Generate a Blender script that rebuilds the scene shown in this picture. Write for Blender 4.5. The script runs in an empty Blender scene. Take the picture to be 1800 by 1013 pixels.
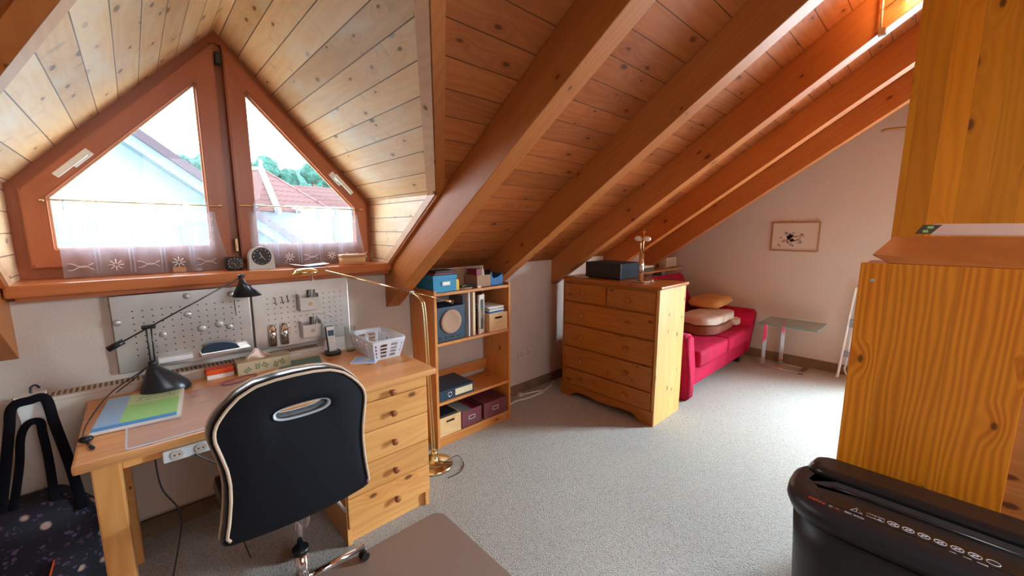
import bpy, bmesh, math, random
from mathutils import Vector, Matrix, noise
R = math.radians
random.seed(7)
SC = bpy.context.scene
COL = SC.collection

# ------------------------------------------------------------------ camera
CAM_YAW, CAM_PITCH, CAM_F = 43.2, 8.352, 705.0
cd = bpy.data.cameras.new('camera'); cam = bpy.data.objects.new('camera', cd); COL.objects.link(cam)
cd.sensor_fit = 'HORIZONTAL'; cd.sensor_width = 36.0; cd.lens = CAM_F / 1800 * 36.0
cd.clip_start = 0.02; cd.clip_end = 500
cam.location = (0, 0, 1.5); cam.rotation_euler = (R(90 - CAM_PITCH), 0, R(-CAM_YAW))
SC.camera = cam

# ------------------------------------------------------------------ view
SC.view_settings.view_transform = 'Standard'; SC.view_settings.look = 'None'
SC.view_settings.gamma = 1.0; SC.view_settings.use_curve_mapping = False
SC.view_settings.exposure = 0.36
SC.cycles.use_denoising = True
SC.cycles.max_bounces = 10; SC.cycles.diffuse_bounces = 6; SC.cycles.glossy_bounces = 4
SC.cycles.transparent_max_bounces = 16; SC.cycles.transmission_bounces = 6
SC.cycles.sample_clamp_indirect = 6.0; SC.cycles.caustics_reflective = False; SC.cycles.caustics_refractive = False

# ------------------------------------------------------------------ sky (bright overcast)
W = bpy.data.worlds.new('sky'); SC.world = W; W.use_nodes = True
wn = W.node_tree.nodes; wl = W.node_tree.links; wn.clear()
wo = wn.new('ShaderNodeOutputWorld'); wb = wn.new('ShaderNodeBackground'); wt = wn.new('ShaderNodeTexCoord')
ws = wn.new('ShaderNodeSeparateXYZ'); wr = wn.new('ShaderNodeValToRGB')
wl.new(wt.outputs['Generated'], ws.inputs[0]); wl.new(ws.outputs['Z'], wr.inputs[0])
wr.color_ramp.elements[0].position = 0.0; wr.color_ramp.elements[0].color = (0.90, 0.96, 1.0, 1)
wr.color_ramp.elements[1].position = 1.0; wr.color_ramp.elements[1].color = (0.78, 0.89, 1.0, 1)
wl.new(wr.outputs[0], wb.inputs[0]); wl.new(wb.outputs[0], wo.inputs[0])
wb.inputs[1].default_value = 11.0

def area(name, loc, rot, sx, sy, power, col, portal=False, spread=180):
    ld = bpy.data.lights.new(name, 'AREA'); ld.shape = 'RECTANGLE'; ld.size = sx; ld.size_y = sy
    ld.energy = power; ld.color = col; ld.spread = R(spread)
    if portal: ld.cycles.is_portal = True
    o = bpy.data.objects.new(name, ld); COL.objects.link(o); o.location = loc; o.rotation_euler = rot; return o
# portal for the dormer window, daylight outside the glazed door in the right gable
area('window_portal', (0.41, 2.80, 1.9), (R(-90), 0, 0), 1.7, 1.35, 1, (1, 1, 1), True)
area('door_daylight', (5.62, -.80, 1.12), (0, R(90), 0), 2.2, 1.15, 90, (0.80, 0.92, 1.0), False)
area('sky_over_balcony', (7.2, -1.7, 3.0), (0, R(55), R(-14)), 2.2, 2.8, 2700, (0.56, 0.83, 1.0), False)
area('skylight_fill', (0.9, -2.12, 2.62), (R(34.6), 0, 0), 1.5, 1.0, 8, (0.92, 0.96, 1.0), False)  # added fill light above an unseen, invented roof window

# ------------------------------------------------------------------ node helpers / materials
class NT:
    def __init__(s, name):
        s.m = bpy.data.materials.new(name); s.m.use_nodes = True
        s.t = s.m.node_tree; s.n = s.t.nodes; s.n.clear()
        s.out = s.n.new('ShaderNodeOutputMaterial'); s.b = s.n.new('ShaderNodeBsdfPrincipled')
        s.t.links.new(s.b.outputs[0], s.out.inputs[0])
    def _in(s, sock, v):
        if hasattr(v, 'is_output') or isinstance(v, bpy.types.NodeSocket): s.t.links.new(v, sock)
        elif v is not None: sock.default_value = v
    def math(s, op, a, b=None, c=None, clamp=False):
        n = s.n.new('ShaderNodeMath'); n.operation = op; n.use_clamp = clamp
        s._in(n.inputs[0], a); s._in(n.inputs[1], b)
        if c is not None: s._in(n.inputs[2], c)
        return n.outputs[0]
    def comb(s, x, y, z=0.0):
        n = s.n.new('ShaderNodeCombineXYZ'); s._in(n.inputs[0], x); s._in(n.inputs[1], y); s._in(n.inputs[2], z); return n.outputs[0]
    def sep(s, v):
        n = s.n.new('ShaderNodeSeparateXYZ'); s.t.links.new(v, n.inputs[0]); return n.outputs
    def coord(s, kind='UV'):
        return s.n.new('ShaderNodeTexCoord').outputs[kind]
    def rnd(s):
        return s.n.new('ShaderNodeObjectInfo').outputs['Random']
    def noise(s, v, scale=1.0, detail=2.0, rough=0.5):
        n = s.n.new('ShaderNodeTexNoise'); s.t.links.new(v, n.inputs['Vector'])
        n.inputs['Scale'].default_value = scale; n.inputs['Detail'].default_value = detail; n.inputs['Roughness'].default_value = rough
        return n.outputs['Fac']
    def voro(s, v, scale=1.0, dim='3D'):
        n = s.n.new('ShaderNodeTexVoronoi'); n.voronoi_dimensions = dim; s.t.links.new(v, n.inputs['Vector']); n.inputs['Scale'].default_value = scale
        return n.outputs['Distance'], n.outputs['Color']
    def white(s, v):
        n = s.n.new('ShaderNodeTexWhiteNoise'); n.noise_dimensions = '1D'; s._in(n.inputs['W'], v); return n.outputs['Value']
    def mix(s, f, a, b, mode='MIX'):
        n = s.n.new('ShaderNodeMix'); n.data_type = 'RGBA'; n.blend_type = mode; n.clamp_factor = True
        s._in(n.inputs['Factor'], f)
        s._in(n.inputs['A'], a if not isinstance(a, tuple) else (*a[:3], 1)); s._in(n.inputs['B'], b if not isinstance(b, tuple) else (*b[:3], 1))
        return n.outputs['Result']
    def ramp(s, f, lo, hi):
        n = s.n.new('ShaderNodeMapRange'); n.interpolation_type = 'SMOOTHSTEP'; s._in(n.inputs['Value'], f)
        n.inputs['From Min'].default_value = lo; n.inputs['From Max'].default_value = hi; return n.outputs['Result']
    def bump(s, h, strength=0.3, dist=0.01):
        n = s.n.new('ShaderNodeBump'); s.t.links.new(h, n.inputs['Height']); n.inputs['Strength'].default_value = strength
        n.inputs['Distance'].default_value = dist; s.t.links.new(n.outputs[0], s.b.inputs['Normal'])
    def set(s, **k):
        names = dict(color='Base Color', rough='Roughness', metal='Metallic', spec='Specular IOR Level', trans='Transmission Weight',
                     ior='IOR', alpha='Alpha', coat='Coat Weight', coatr='Coat Roughness', emit='Emission Color', estr='Emission Strength', sheen='Sheen Weight')
        for a, v in k.items():
            if isinstance(v, tuple): v = (*v[:3], 1)
            s._in(s.b.inputs[names[a]], v)
        return s

def wood(name, light, dark, plank=0.0, rough=0.38, knots=0.42, tint=0.22, knotc=(0.10, 0.03, 0.012), groove=0.0022, ring=1.0, coat=0.1, spec=0.35, freq=130.0, wav=34.0, streak=0.0):
    s = NT(name); u, v, _ = s.sep(s.coord('UV')); rn = s.rnd()
    u = s.math('MULTIPLY_ADD', rn, 7.3, u)
    if plank:
        pv = s.math('DIVIDE', v, plank); pid = s.math('FLOOR', pv); r = s.white(pid)
        fr = s.math('FRACT', pv); e = s.math('MINIMUM', fr, s.math('SUBTRACT', 1.0, fr)); e = s.math('MULTIPLY', e, plank)
        u = s.math('MULTIPLY_ADD', r, 9.1, u); g = s.math('SUBTRACT', 1.0, s.ramp(e, groove * 0.5, groove * 1.3))
    else:
        v = s.math('MULTIPLY_ADD', rn, 3.7, v); r = rn; g = None
    n1 = s.noise(s.comb(s.math('MULTIPLY', u, 1.3), s.math('MULTIPLY', v, 10.0), s.math('MULTIPLY', r, 5.0)), 1.0, 2.0)
    kd, kc = s.voro(s.comb(s.math('MULTIPLY', u, 4.5), s.math('MULTIPLY', v, 9.0), 0.0), 1.0, '2D')
    kcr = s.sep(kc)[0]; gate = s.math('GREATER_THAN', kcr, 1.0 - knots)
    near = s.math('MULTIPLY', s.math('SUBTRACT', 1.0, s.ramp(kd, 0.0, 0.42)), gate)
    ph = s.math('ADD', s.math('MULTIPLY', v, freq), s.math('MULTIPLY', n1, wav)); ph = s.math('MULTIPLY_ADD', near, 9.0, ph)
    rings = s.math('MULTIPLY_ADD', s.math('SINE', ph), 0.5, 0.5)
    fine = s.noise(s.comb(s.math('MULTIPLY', u, 5.0), s.math('MULTIPLY', v, 260.0), 0.0), 1.0, 2.0)
    big = s.noise(s.comb(s.math('MULTIPLY', u, 0.9), s.math('MULTIPLY', v, 3.0), s.math('MULTIPLY', r, 9.0)), 1.0, 3.0)
    fac = s.math('ADD', s.math('MULTIPLY', rings, 0.34 * ring), s.math('MULTIPLY', fine, 0.28))
    fac = s.math('ADD', fac, s.math('MULTIPLY', s.math('SUBTRACT', big, 0.5), 1.1)); fac = s.math('ADD', fac, s.math('MULTIPLY', near, 0.25), clamp=True)
    c = s.mix(fac, light, dark)
    kd = s.math('ADD', kd, s.math('MULTIPLY', s.math('SUBTRACT', fine, 0.5), 0.06)); kz = s.math('MULTIPLY_ADD', s.sep(kc)[1], 0.09, 0.05)
    k = s.math('MULTIPLY', s.math('SUBTRACT', 1.0, s.ramp(s.math('DIVIDE', kd, kz), 0.45, 1.05)), gate)
    c = s.mix(s.math('MULTIPLY', k, 0.85), c, knotc)
    if streak:
        sn = s.noise(s.comb(s.math('MULTIPLY', u, 9.0), s.math('MULTIPLY', v, 5.0), s.math('MULTIPLY', r, 7.0)), 1.0, 3.0)
        c = s.mix(s.math('MULTIPLY', s.ramp(sn, 0.60, 0.74), streak), c, (0.30, 0.20, 0.13))
        sn2 = s.noise(s.comb(s.math('MULTIPLY', u, 2.5), s.math('MULTIPLY', v, 6.0), s.math('MULTIPLY', r, 3.0)), 1.0, 2.0)
        c = s.mix(s.math('MULTIPLY', s.ramp(sn2, 0.52, 0.70), 0.55), c, (0.92, 0.84, 0.68))
    tn = s.math('MULTIPLY_ADD', s.math('SUBTRACT', r, 0.5), tint, 1.0)
    c = s.mix(1.0, c, s.comb(tn, tn, tn), 'MULTIPLY')
    if g is not None: c = s.mix(s.math('MULTIPLY', g, 0.85), c, (0.05, 0.018, 0.008))
    h = s.math('MULTIPLY', rings, 0.12)
    if g is not None: h = s.math('SUBTRACT', h, s.math('MULTIPLY', g, 1.0))
    s.bump(h, 0.35, 0.004)
    s.set(color=c, rough=rough, coat=coat, coatr=0.25, spec=spec); return s.m

def plain(name, col, rough=0.5, metal=0.0, bump=None, var=0.0, spec=0.5, coat=0.0, sheen=0.0):
    s = NT(name); c = (*col, 1)
    if var:
        n = s.noise(s.coord('Object'), 9.0, 4.0); c = s.mix(s.ramp(n, 0.3, 0.7), tuple(x * (1 - var) for x in col), tuple(min(1, x * (1 + var)) for x in col))
    s.set(color=c if not isinstance(c, tuple) else c[:3], rough=rough, metal=metal, spec=spec, coat=coat, sheen=sheen)
    if bump: s.bump(s.noise(s.coord('Object'), bump[0], 3.0), bump[1], bump[2])
    return s.m

M = {}
M['ceiling'] = wood('ceiling_pine', (0.46, 0.145, 0.042), (0.32, 0.078, 0.019), plank=0.1209, knots=0.42, tint=0.3, coat=0.0, spec=0.15, rough=0.5)
M['dormer'] = wood('dormer_pine_lit', (0.93, 0.71, 0.43), (0.78, 0.47, 0.20), plank=0.1085, knots=0.55, tint=0.28, knotc=(0.20, 0.10, 0.055), ring=0.8, streak=0.5)  # same pine as the ceiling, window light put into the paler colour
M['cheek'] = wood('cheek_pine_lit', (0.93, 0.73, 0.46), (0.78, 0.51, 0.25), plank=0.088, knots=0.45, tint=0.2, knotc=(0.20, 0.10, 0.055), ring=0.7, streak=0.4)  # cheek boards lightened the same way, window light in the base colour
M['trimlight'] = wood('pale_trim_pine', (0.74, 0.48, 0.29), (0.58, 0.33, 0.17), knots=0.35, tint=0.1)
M['rafter'] = wood('rafter_wood', (0.52, 0.18, 0.046), (0.38, 0.105, 0.022), knots=0.2, tint=0.12, ring=0.8, coat=0.0, spec=0.3, rough=0.4)
M['redframe'] = wood('stained_window_wood', (0.44, 0.135, 0.050), (0.33, 0.085, 0.030), knots=0.0, tint=0.05, ring=0.35, rough=0.35)
M['sill'] = wood('sill_wood', (0.52, 0.17, 0.055), (0.38, 0.10, 0.03), knots=0.05, tint=0.05, ring=0.4, rough=0.25)
M['desk'] = wood('desk_pine', (0.80, 0.39, 0.14), (0.60, 0.215, 0.058), knots=0.3, tint=0.14, rough=0.3, plank=0.11, groove=0.0004)
M['drawer'] = wood('drawer_pine', (0.80, 0.40, 0.13), (0.62, 0.235, 0.055), knots=0.2, tint=0.14, rough=0.35)
M['shelf'] = wood('bookcase_pine', (0.64, 0.26, 0.07), (0.48, 0.15, 0.03), knots=0.2, tint=0.1, rough=0.35)
M['crate'] = wood('crate_pine', (0.80, 0.50, 0.24), (0.64, 0.34, 0.13), knots=0.3, tint=0.1, rough=0.5)
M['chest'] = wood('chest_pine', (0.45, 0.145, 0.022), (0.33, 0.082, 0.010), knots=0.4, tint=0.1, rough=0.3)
M['chestsidelit'] = wood('chest_side_pine_lit', (0.76, 0.44, 0.15), (0.62, 0.30, 0.075), knots=0.5, tint=0.12, rough=0.35, plank=0.1, groove=0.0004)  # paler than the chest front: daylight on this side is in the colour
M['cabinet'] = wood('cabinet_pine', (0.86, 0.31, 0.022), (0.58, 0.15, 0.007), knots=0.14, tint=0.12, rough=0.32, plank=0.17, groove=0.0003, ring=2.0, freq=300.0, wav=24.0)
M['post'] = wood('post_pine', (0.82, 0.30, 0.020), (0.54, 0.15, 0.007), knots=0.4, tint=0.3, rough=0.35, plank=0.075, groove=0.0003, ring=0.8)
M['knob'] = wood('knob_wood', (0.36, 0.12, 0.045), (0.26, 0.07, 0.02), knots=0.0, rough=0.25)
M['base'] = plain('baseboard_carpet_strip', (0.20, 0.125, 0.07), 0.9, bump=(300, 0.4, 0.002), var=0.15)

def wall_mat():
    s = NT('woodchip_wall'); o = s.coord('Object')
    n = s.noise(o, 150.0, 3.0); b = s.noise(o, 1.4, 2.0)
    s.set(color=s.mix(b, (0.58, 0.475, 0.40), (0.65, 0.55, 0.475)), rough=0.9, spec=0.2); s.bump(n, 0.45, 0.003); return s.m
M['wall'] = wall_mat()
def carpet():
    s = NT('berber_carpet'); o = s.coord('Object')
    d, c = s.voro(o, 190.0); n = s.noise(o, 320.0, 2.0); b = s.noise(o, 1.1, 3.0)
    f = s.math('ADD', s.math('MULTIPLY', n, 0.6), s.math('MULTIPLY', d, 0.7))
    c1 = s.mix(s.ramp(f, 0.35, 0.95), (0.68, 0.64, 0.57), (0.38, 0.335, 0.28)); c1 = s.mix(s.math('MULTIPLY', b, 0.22), c1, (0.50, 0.45, 0.39))
    s.set(color=c1, rough=0.97, spec=0.1); s.bump(s.math('ADD', n, d), 0.9, 0.006); return s.m
M['carpet'] = carpet()
def glassy(name, tint=(0.95, 0.98, 1.0), gl=0.08, rough=0.02, alpha=0.9):
    s = NT(name); s.n.remove(s.b)
    t = s.n.new('ShaderNodeBsdfTransparent'); t.inputs[0].default_value = (*tint, 1)
    g = s.n.new('ShaderNodeBsdfGlossy'); g.inputs['Roughness'].default_value = rough
    fr = s.n.new('ShaderNodeLayerWeight'); f = s.math('MULTIPLY', s.math('POWER', fr.outputs['Facing'], 3.0), 0.55); f = s.math('MULTIPLY', s.math('ADD', f, 0.04), gl, clamp=True)
    m = s.n.new('ShaderNodeMixShader'); s.t.links.new(f, m.inputs[0]); s.t.links.new(t.outputs[0], m.inputs[1]); s.t.links.new(g.outputs[0], m.inputs[2])
    s.t.links.new(m.outputs[0], s.out.inputs[0]); return s.m
M['pane'] = glassy('window_glass', (0.985, 0.99, 1.0), 0.15)
M['glass'] = glassy('clear_glass', (0.93, 0.96, 0.95), 1.3)
M['greenglass'] = glassy('table_glass', (0.80, 0.90, 0.85), 1.5)
M['acryl'] = glassy('clear_acrylic', (0.93, 0.95, 0.97), 1.5)
def sheer():
    s = NT('sheer_curtain'); s.n.remove(s.b)
    t = s.n.new('ShaderNodeBsdfTransparent'); t.inputs[0].default_value = (0.97, 0.98, 1, 1)
    d = s.n.new('ShaderNodeBsdfTranslucent'); d.inputs[0].default_value = (0.45, 0.52, 0.62, 1)
    e = s.n.new('ShaderNodeBsdfDiffuse'); e.inputs[0].default_value = (0.7, 0.70, 0.74, 1)
    m1 = s.n.new('ShaderNodeMixShader'); m1.inputs[0].default_value = 0.5
    s.t.links.new(d.outputs[0], m1.inputs[1]); s.t.links.new(e.outputs[0], m1.inputs[2])
    n = s.noise(s.coord('Object'), 700.0, 1.0)
    m = s.n.new('ShaderNodeMixShader'); s.t.links.new(s.math('MULTIPLY_ADD', n, 0.2, 0.27), m.inputs[0])
    s.t.links.new(t.outputs[0], m.inputs[1]); s.t.links.new(m1.outputs[0], m.inputs[2]); s.t.links.new(m.outputs[0], s.out.inputs[0]); return s.m
M['sheer'] = sheer()
def translucent_plastic(name, col, f):
    s = NT(name); t = s.n.new('ShaderNodeBsdfTransparent'); s.set(color=col, rough=0.3)
    m = s.n.new('ShaderNodeMixShader'); m.inputs[0].default_value = f
    s.t.links.new(t.outputs[0], m.inputs[1]); s.t.links.new(s.b.outputs[0], m.inputs[2]); s.t.links.new(m.outputs[0], s.out.inputs[0]); return s.m
M['basket'] = translucent_plastic('milky_plastic', (0.82, 0.86, 0.92), 0.6)
M['mat'] = translucent_plastic('floor_mat_plastic', (0.40, 0.27, 0.21), 0.62)
M['pad'] = translucent_plastic('desk_pad_plastic', (0.70, 0.62, 0.62), 0.22)
M['embroid'] = plain('curtain_embroidery', (0.85, 0.85, 0.88), 0.8)
M['black'] = plain('black_plastic', (0.012, 0.012, 0.014), 0.35)
M['blackmetal'] = plain('black_lacquered_metal', (0.013, 0.016, 0.022), 0.3, spec=0.6)
M['leather'] = plain('black_fabric', (0.006, 0.007, 0.011), 0.8, bump=(500, 0.25, 0.001), spec=0.25)
M['gloss'] = plain('glossy_black_vinyl', (0.012, 0.018, 0.028), 0.22, spec=0.8)
M['shred'] = plain('shredder_plastic', (0.018, 0.018, 0.021), 0.42, bump=(900, 0.1, 0.0005))
M['shredg'] = plain('shredder_gloss_plastic', (0.020, 0.018, 0.018), 0.22)
M['beige'] = plain('beige_piping', (0.72, 0.55, 0.40), 0.6)
M['white'] = plain('white_plastic', (0.80, 0.80, 0.78), 0.35)
M['cream'] = plain('cream_enamel', (0.66, 0.56, 0.47), 0.4)
M['paper'] = plain('white_paper', (0.85, 0.83, 0.80), 0.7)
M['creampaper'] = plain('cream_paper', (0.75, 0.60, 0.36), 0.7)
M['brass'] = plain('polished_brass', (0.86, 0.70, 0.40), 0.18, 1.0)
M['chrome'] = plain('chrome', (0.82, 0.84, 0.88), 0.10, 1.0)
M['alu'] = plain('brushed_aluminium', (0.74, 0.73, 0.70), 0.34, 1.0, var=0.06)
M['hole'] = plain('dark_hole', (0.03, 0.03, 0.03), 0.8)
M['red'] = plain('red_sofa_velvet', (0.43, 0.006, 0.045), 0.8, bump=(260, 0.2, 0.002), var=0.15, spec=0.2)
M['blue'] = plain('turquoise_card', (0.008, 0.22, 0.40), 0.55)
M['bluecard'] = plain('blue_card', (0.02, 0.14, 0.36), 0.6)
M['kraft'] = plain('brown_cardboard', (0.42, 0.235, 0.13), 0.8, var=0.06)
M['burg'] = plain('burgundy_card', (0.17, 0.035, 0.045), 0.6)
M['orange'] = plain('orange_cover', (0.85, 0.09, 0.01), 0.5)
M['yellow'] = plain('yellow_cloth', (0.66, 0.38, 0.13), 0.8, bump=(60, 0.3, 0.004), var=0.1)
M['wool'] = plain('cream_wool', (0.68, 0.58, 0.48), 0.95, bump=(220, 0.6, 0.004), var=0.12)
M['brownwool'] = plain('brown_wool', (0.26, 0.10, 0.065), 0.95, bump=(220, 0.6, 0.004), var=0.12)
M['lid'] = plain('brown_board_tray', (0.52, 0.165, 0.035), 0.5, var=0.1)
M['speaker'] = plain('dark_blue_speaker', (0.010, 0.035, 0.065), 0.45)
M['cone'] = plain('speaker_cone_beige', (0.42, 0.24, 0.15), 0.7)
M['greenp'] = plain('green_print', (0.36, 0.74, 0.26), 0.5)
M['palegreenp'] = plain('pale_green_print', (0.60, 0.76, 0.46), 0.5)
M['bluep'] = plain('blue_print', (0.04, 0.32, 0.78), 0.4)
M['skyp'] = plain('pale_blue_print', (0.34, 0.56, 0.86), 0.4)
M['darkp'] = plain('dark_print', (0.07, 0.08, 0.07), 0.6)
M['greyp'] = plain('grey_print', (0.22, 0.22, 0.24), 0.6)
M['teal'] = plain('teal_print', (0.10, 0.26, 0.24), 0.5)
M['tissuebox'] = plain('tissue_box_card', (0.52, 0.42, 0.27), 0.7)
M['leafp'] = plain('leaf_print', (0.10, 0.17, 0.07), 0.7)
M['pinkpaper'] = plain('pale_pink_tissue', (0.86, 0.66, 0.56), 0.8)
M['purple'] = plain('purple_cord', (0.16, 0.03, 0.16), 0.6)
M['yellowp'] = plain('yellow_plastic', (0.75, 0.45, 0.02), 0.5)
M['redbook'] = plain('dark_red_cover', (0.22, 0.015, 0.025), 0.5)
M['silver'] = plain('silver_plastic', (0.55, 0.54, 0.50), 0.35, 0.4)
M['slotring'] = plain('pale_grey_plastic', (0.50, 0.56, 0.60), 0.3)
M['slots'] = plain('grille_shadow_brown', (0.22, 0.15, 0.10), 0.8)
M['skyp2'] = plain('pale_pad_edge', (0.62, 0.66, 0.74), 0.3)
M['ridgep'] = plain('pale_ridge_tile', (0.20, 0.17, 0.17), 0.8)
M['stone'] = plain('grey_pebble', (0.30, 0.30, 0.32), 0.5, var=0.3)
M['textwhite'] = plain('white_lettering', (0.80, 0.80, 0.80), 0.5)
M['textred'] = plain('red_lettering', (0.80, 0.08, 0.02), 0.5)
M['wax'] = plain('frosted_bulb_glass', (0.85, 0.78, 0.66), 0.2, coat=0.5)
M['mount'] = plain('picture_mount_paper', (0.62, 0.50, 0.40), 0.6)
M['gold'] = plain('gilded_picture_frame', (0.42, 0.22, 0.08), 0.4, 0.3)
M['render'] = plain('pale_house_render', (0.115, 0.165, 0.185), 0.9, var=0.04)
M['shutter'] = plain('pale_shutter', (0.075, 0.125, 0.135), 0.7)
M['roofdark'] = plain('dark_roof_edge', (0.028, 0.018, 0.026), 0.8)
M['fascia'] = plain('pale_fascia', (0.075, 0.12, 0.14), 0.8)
M['trees'] = plain('distant_tree_foliage', (0.014, 0.065, 0.05), 0.9, var=0.5, bump=(2.0, 1.0, 0.4))
M['bark'] = plain('bark', (0.10, 0.07, 0.05), 0.9)
M['ground'] = plain('meadow_ground', (0.30, 0.31, 0.27), 0.95, var=0.2)
def tiles():
    s = NT('red_roof_tiles'); u, v, _ = s.sep(s.coord('UV'))
    w = s.math('MULTIPLY', s.math('SINE', s.math('MULTIPLY', u, 21.0)), 0.025); pv = s.math('ADD', v, w); fr = s.math('FRACT', s.math('MULTIPLY', pv, 3.3))
    ln = s.math('SUBTRACT', 1.0, s.ramp(fr, 0.06, 0.2))
    s.set(color=s.mix(ln, (0.12, 0.055, 0.05), (0.055, 0.010, 0.010)), rough=0.8); return s.m
M['tiles'] = tiles()
def bagmat():
    s = NT('dark_floral_fabric'); o = s.coord('Object')
    d, c = s.voro(o, 17.0); cr = s.sep(c)[0]
    f = s.math('MULTIPLY', s.math('SUBTRACT', 1.0, s.ramp(d, 0.16, 0.30)), s.math('GREATER_THAN', cr, 0.62))
    n = s.noise(o, 28.0, 3.0, 0.7); d2, c2 = s.voro(o, 60.0)
    f2 = s.math('MULTIPLY', s.ramp(n, 0.50, 0.62), s.math('LESS_THAN', d2, 0.42))
    col = s.mix(f2, (0.005, 0.004, 0.010), (0.10, 0.05, 0.13)); col = s.mix(s.math('MULTIPLY', f, 0.8), col, (0.52, 0.32, 0.26))
    s.set(color=col, rough=0.8); return s.m
M['bag'] = bagmat()
def emis(name, col, st):
    s = NT(name); s.set(color=(0.9, 0.9, 0.9), emit=col, estr=st); return s.m
M['bulb'] = emis('lit_halogen_bulb', (1.0, 0.72, 0.45), 40.0)
M['strap'] = plain('black_webbing', (0.004, 0.004, 0.008), 0.9, spec=0.2)

# ------------------------------------------------------------------ mesh helpers
AX = {'x': 0, 'y': 1, 'z': 2}
def fresh(fn):
    """build the primitive in a bmesh of its own, then append it"""
    def w(bm, *a, **k):
        t_ = bmesh.new(); fn(t_, *a, **k); me = bpy.data.meshes.new('tmp'); t_.to_mesh(me); t_.free(); bm.from_mesh(me); bpy.data.meshes.remove(me)
    return w
def uvl(bm): return bm.loops.layers.uv.verify()
def box_uv(bm, faces, grain='x', off=None):
    L = uvl(bm); g = AX[grain]; off = off or (random.random() * 5, random.random() * 5)
    for f in faces:
        n = f.normal; k = max(range(3), key=lambda i: abs(n[i]))
        ax = [i for i in range(3) if i != k]
        a, b = (g, [i for i in ax if i != g][0]) if g in ax else (ax[0], ax[1])
        for l in f.loops: c = l.vert.co; l[L].uv = (c[a] + off[0], c[b] + off[1])
def newfaces(bm, n0): bm.faces.ensure_lookup_table(); bm.normal_update(); return bm.faces[n0:]
@fresh
def box(bm, lo, hi, grain='x', bev=0.0, mi=0, off=None, mat=None):
    n0 = len(bm.faces); v0 = len(bm.verts)
    lo = Vector(lo); hi = Vector(hi)
    vs = [bm.verts.new((x, y, z)) for x in (lo.x, hi.x) for y in (lo.y, hi.y) for z in (lo.z, hi.z)]
    for q in ((0, 1, 3, 2), (4, 6, 7, 5), (0, 4, 5, 1), (2, 3, 7, 6), (0, 2, 6, 4), (1, 5, 7, 3)):
        bm.faces.new([vs[i] for i in q])
    bm.faces.ensure_lookup_table(); fs = bm.faces[n0:]
    bmesh.ops.recalc_face_normals(bm, faces=fs)
    if bev > 0:
        es = list({e for f in fs for e in f.edges}); bmesh.ops.bevel(bm, geom=es, offset=bev, segments=2, profile=0.6, affect='EDGES')
    fs = newfaces(bm, n0); box_uv(bm, fs, grain, off)
    for f in fs: f.material_index = mi
    if mat is not None:
        bm.verts.ensure_lookup_table(); bmesh.ops.transform(bm, matrix=mat, verts=bm.verts[v0:])
def frame_for(d):
    d = d.normalized(); a = Vector((0, 0, 1)) if abs(d.z) < 0.9 else Vector((1, 0, 0))
    x = d.cross(a).normalized(); return x, d.cross(x).normalized()
@fresh
def tube(bm, pts, r, n=10, closed=False, cap=True, mi=0, rs=None, flat=1.0):
    n0 = len(bm.faces); pts = [Vector(p) for p in pts]; N = len(pts); L = uvl(bm); rings = []
    def tan(i):
        if closed: return pts[(i + 1) % N] - pts[i - 1]
        return pts[min(i + 1, N - 1)] - pts[max(i - 1, 0)]
    x, y = frame_for(tan(0))
    for i, p in enumerate(pts):
        t = tan(i).normalized(); x = (x - t * x.dot(t)).normalized(); y = t.cross(x)
        rr = rs[i] if rs else r
        rings.append([bm.verts.new(p + x * math.cos(2 * math.pi * k / n) * rr + y * math.sin(2 * math.pi * k / n) * rr * flat) for k in range(n)])
    for i in range(N if closed else N - 1):
        a, b = rings[i], rings[(i + 1) % N]
        for k in range(n):
            f = bm.faces.new((a[k], a[(k + 1) % n], b[(k + 1) % n], b[k])); f.smooth = True
    if cap and not closed: bm.faces.new(rings[0][::-1]); bm.faces.new(rings[-1])
    fs = newfaces(bm, n0)
    bmesh.ops.recalc_face_normals(bm, faces=fs)
    for f in fs:
        f.material_index = mi
        for l in f.loops: c = l.vert.co; l[L].uv = (c.z + c.x * 0.3, c.x + c.y)
def cyl(bm, p0, p1, r0, r1=None, n=24, mi=0):
    tube(bm, [p0, p1], r0, n, rs=[r0, r0 if r1 is None else r1], mi=mi)
@fresh
def lathe(bm, prof, at=(0, 0, 0), n=32, mi=0, mat=None):
    n0 = len(bm.faces); v0 = len(bm.verts); at = Vector(at); rings = []; L = uvl(bm)
    for r, z in prof:
        if r < 1e-5: rings.append([bm.verts.new(at + Vector((0, 0, z)))])
        else: rings.append([bm.verts.new(at + Vector((r * math.cos(2 * math.pi * k / n), r * math.sin(2 * math.pi * k / n), z))) for k in range(n)])
    for a, b in zip(rings, rings[1:]):
        for k in range(n):
            q = [a[k % len(a)], a[(k + 1) % len(a)], b[(k + 1) % len(b)], b[k % len(b)]]
            q = list(dict.fromkeys(q))
            if len(q) > 2: f = bm.faces.new(q); f.smooth = True
    fs = newfaces(bm, n0); bmesh.ops.recalc_face_normals(bm, faces=fs)
    for f in fs:
        f.material_index = mi
        for l in f.loops: c = l.vert.co; l[L].uv = (c.z, c.x + c.y)
    if mat is not None:
        bm.verts.ensure_lookup_table(); bmesh.ops.transform(bm, matrix=mat, verts=bm.verts[v0:])
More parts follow.
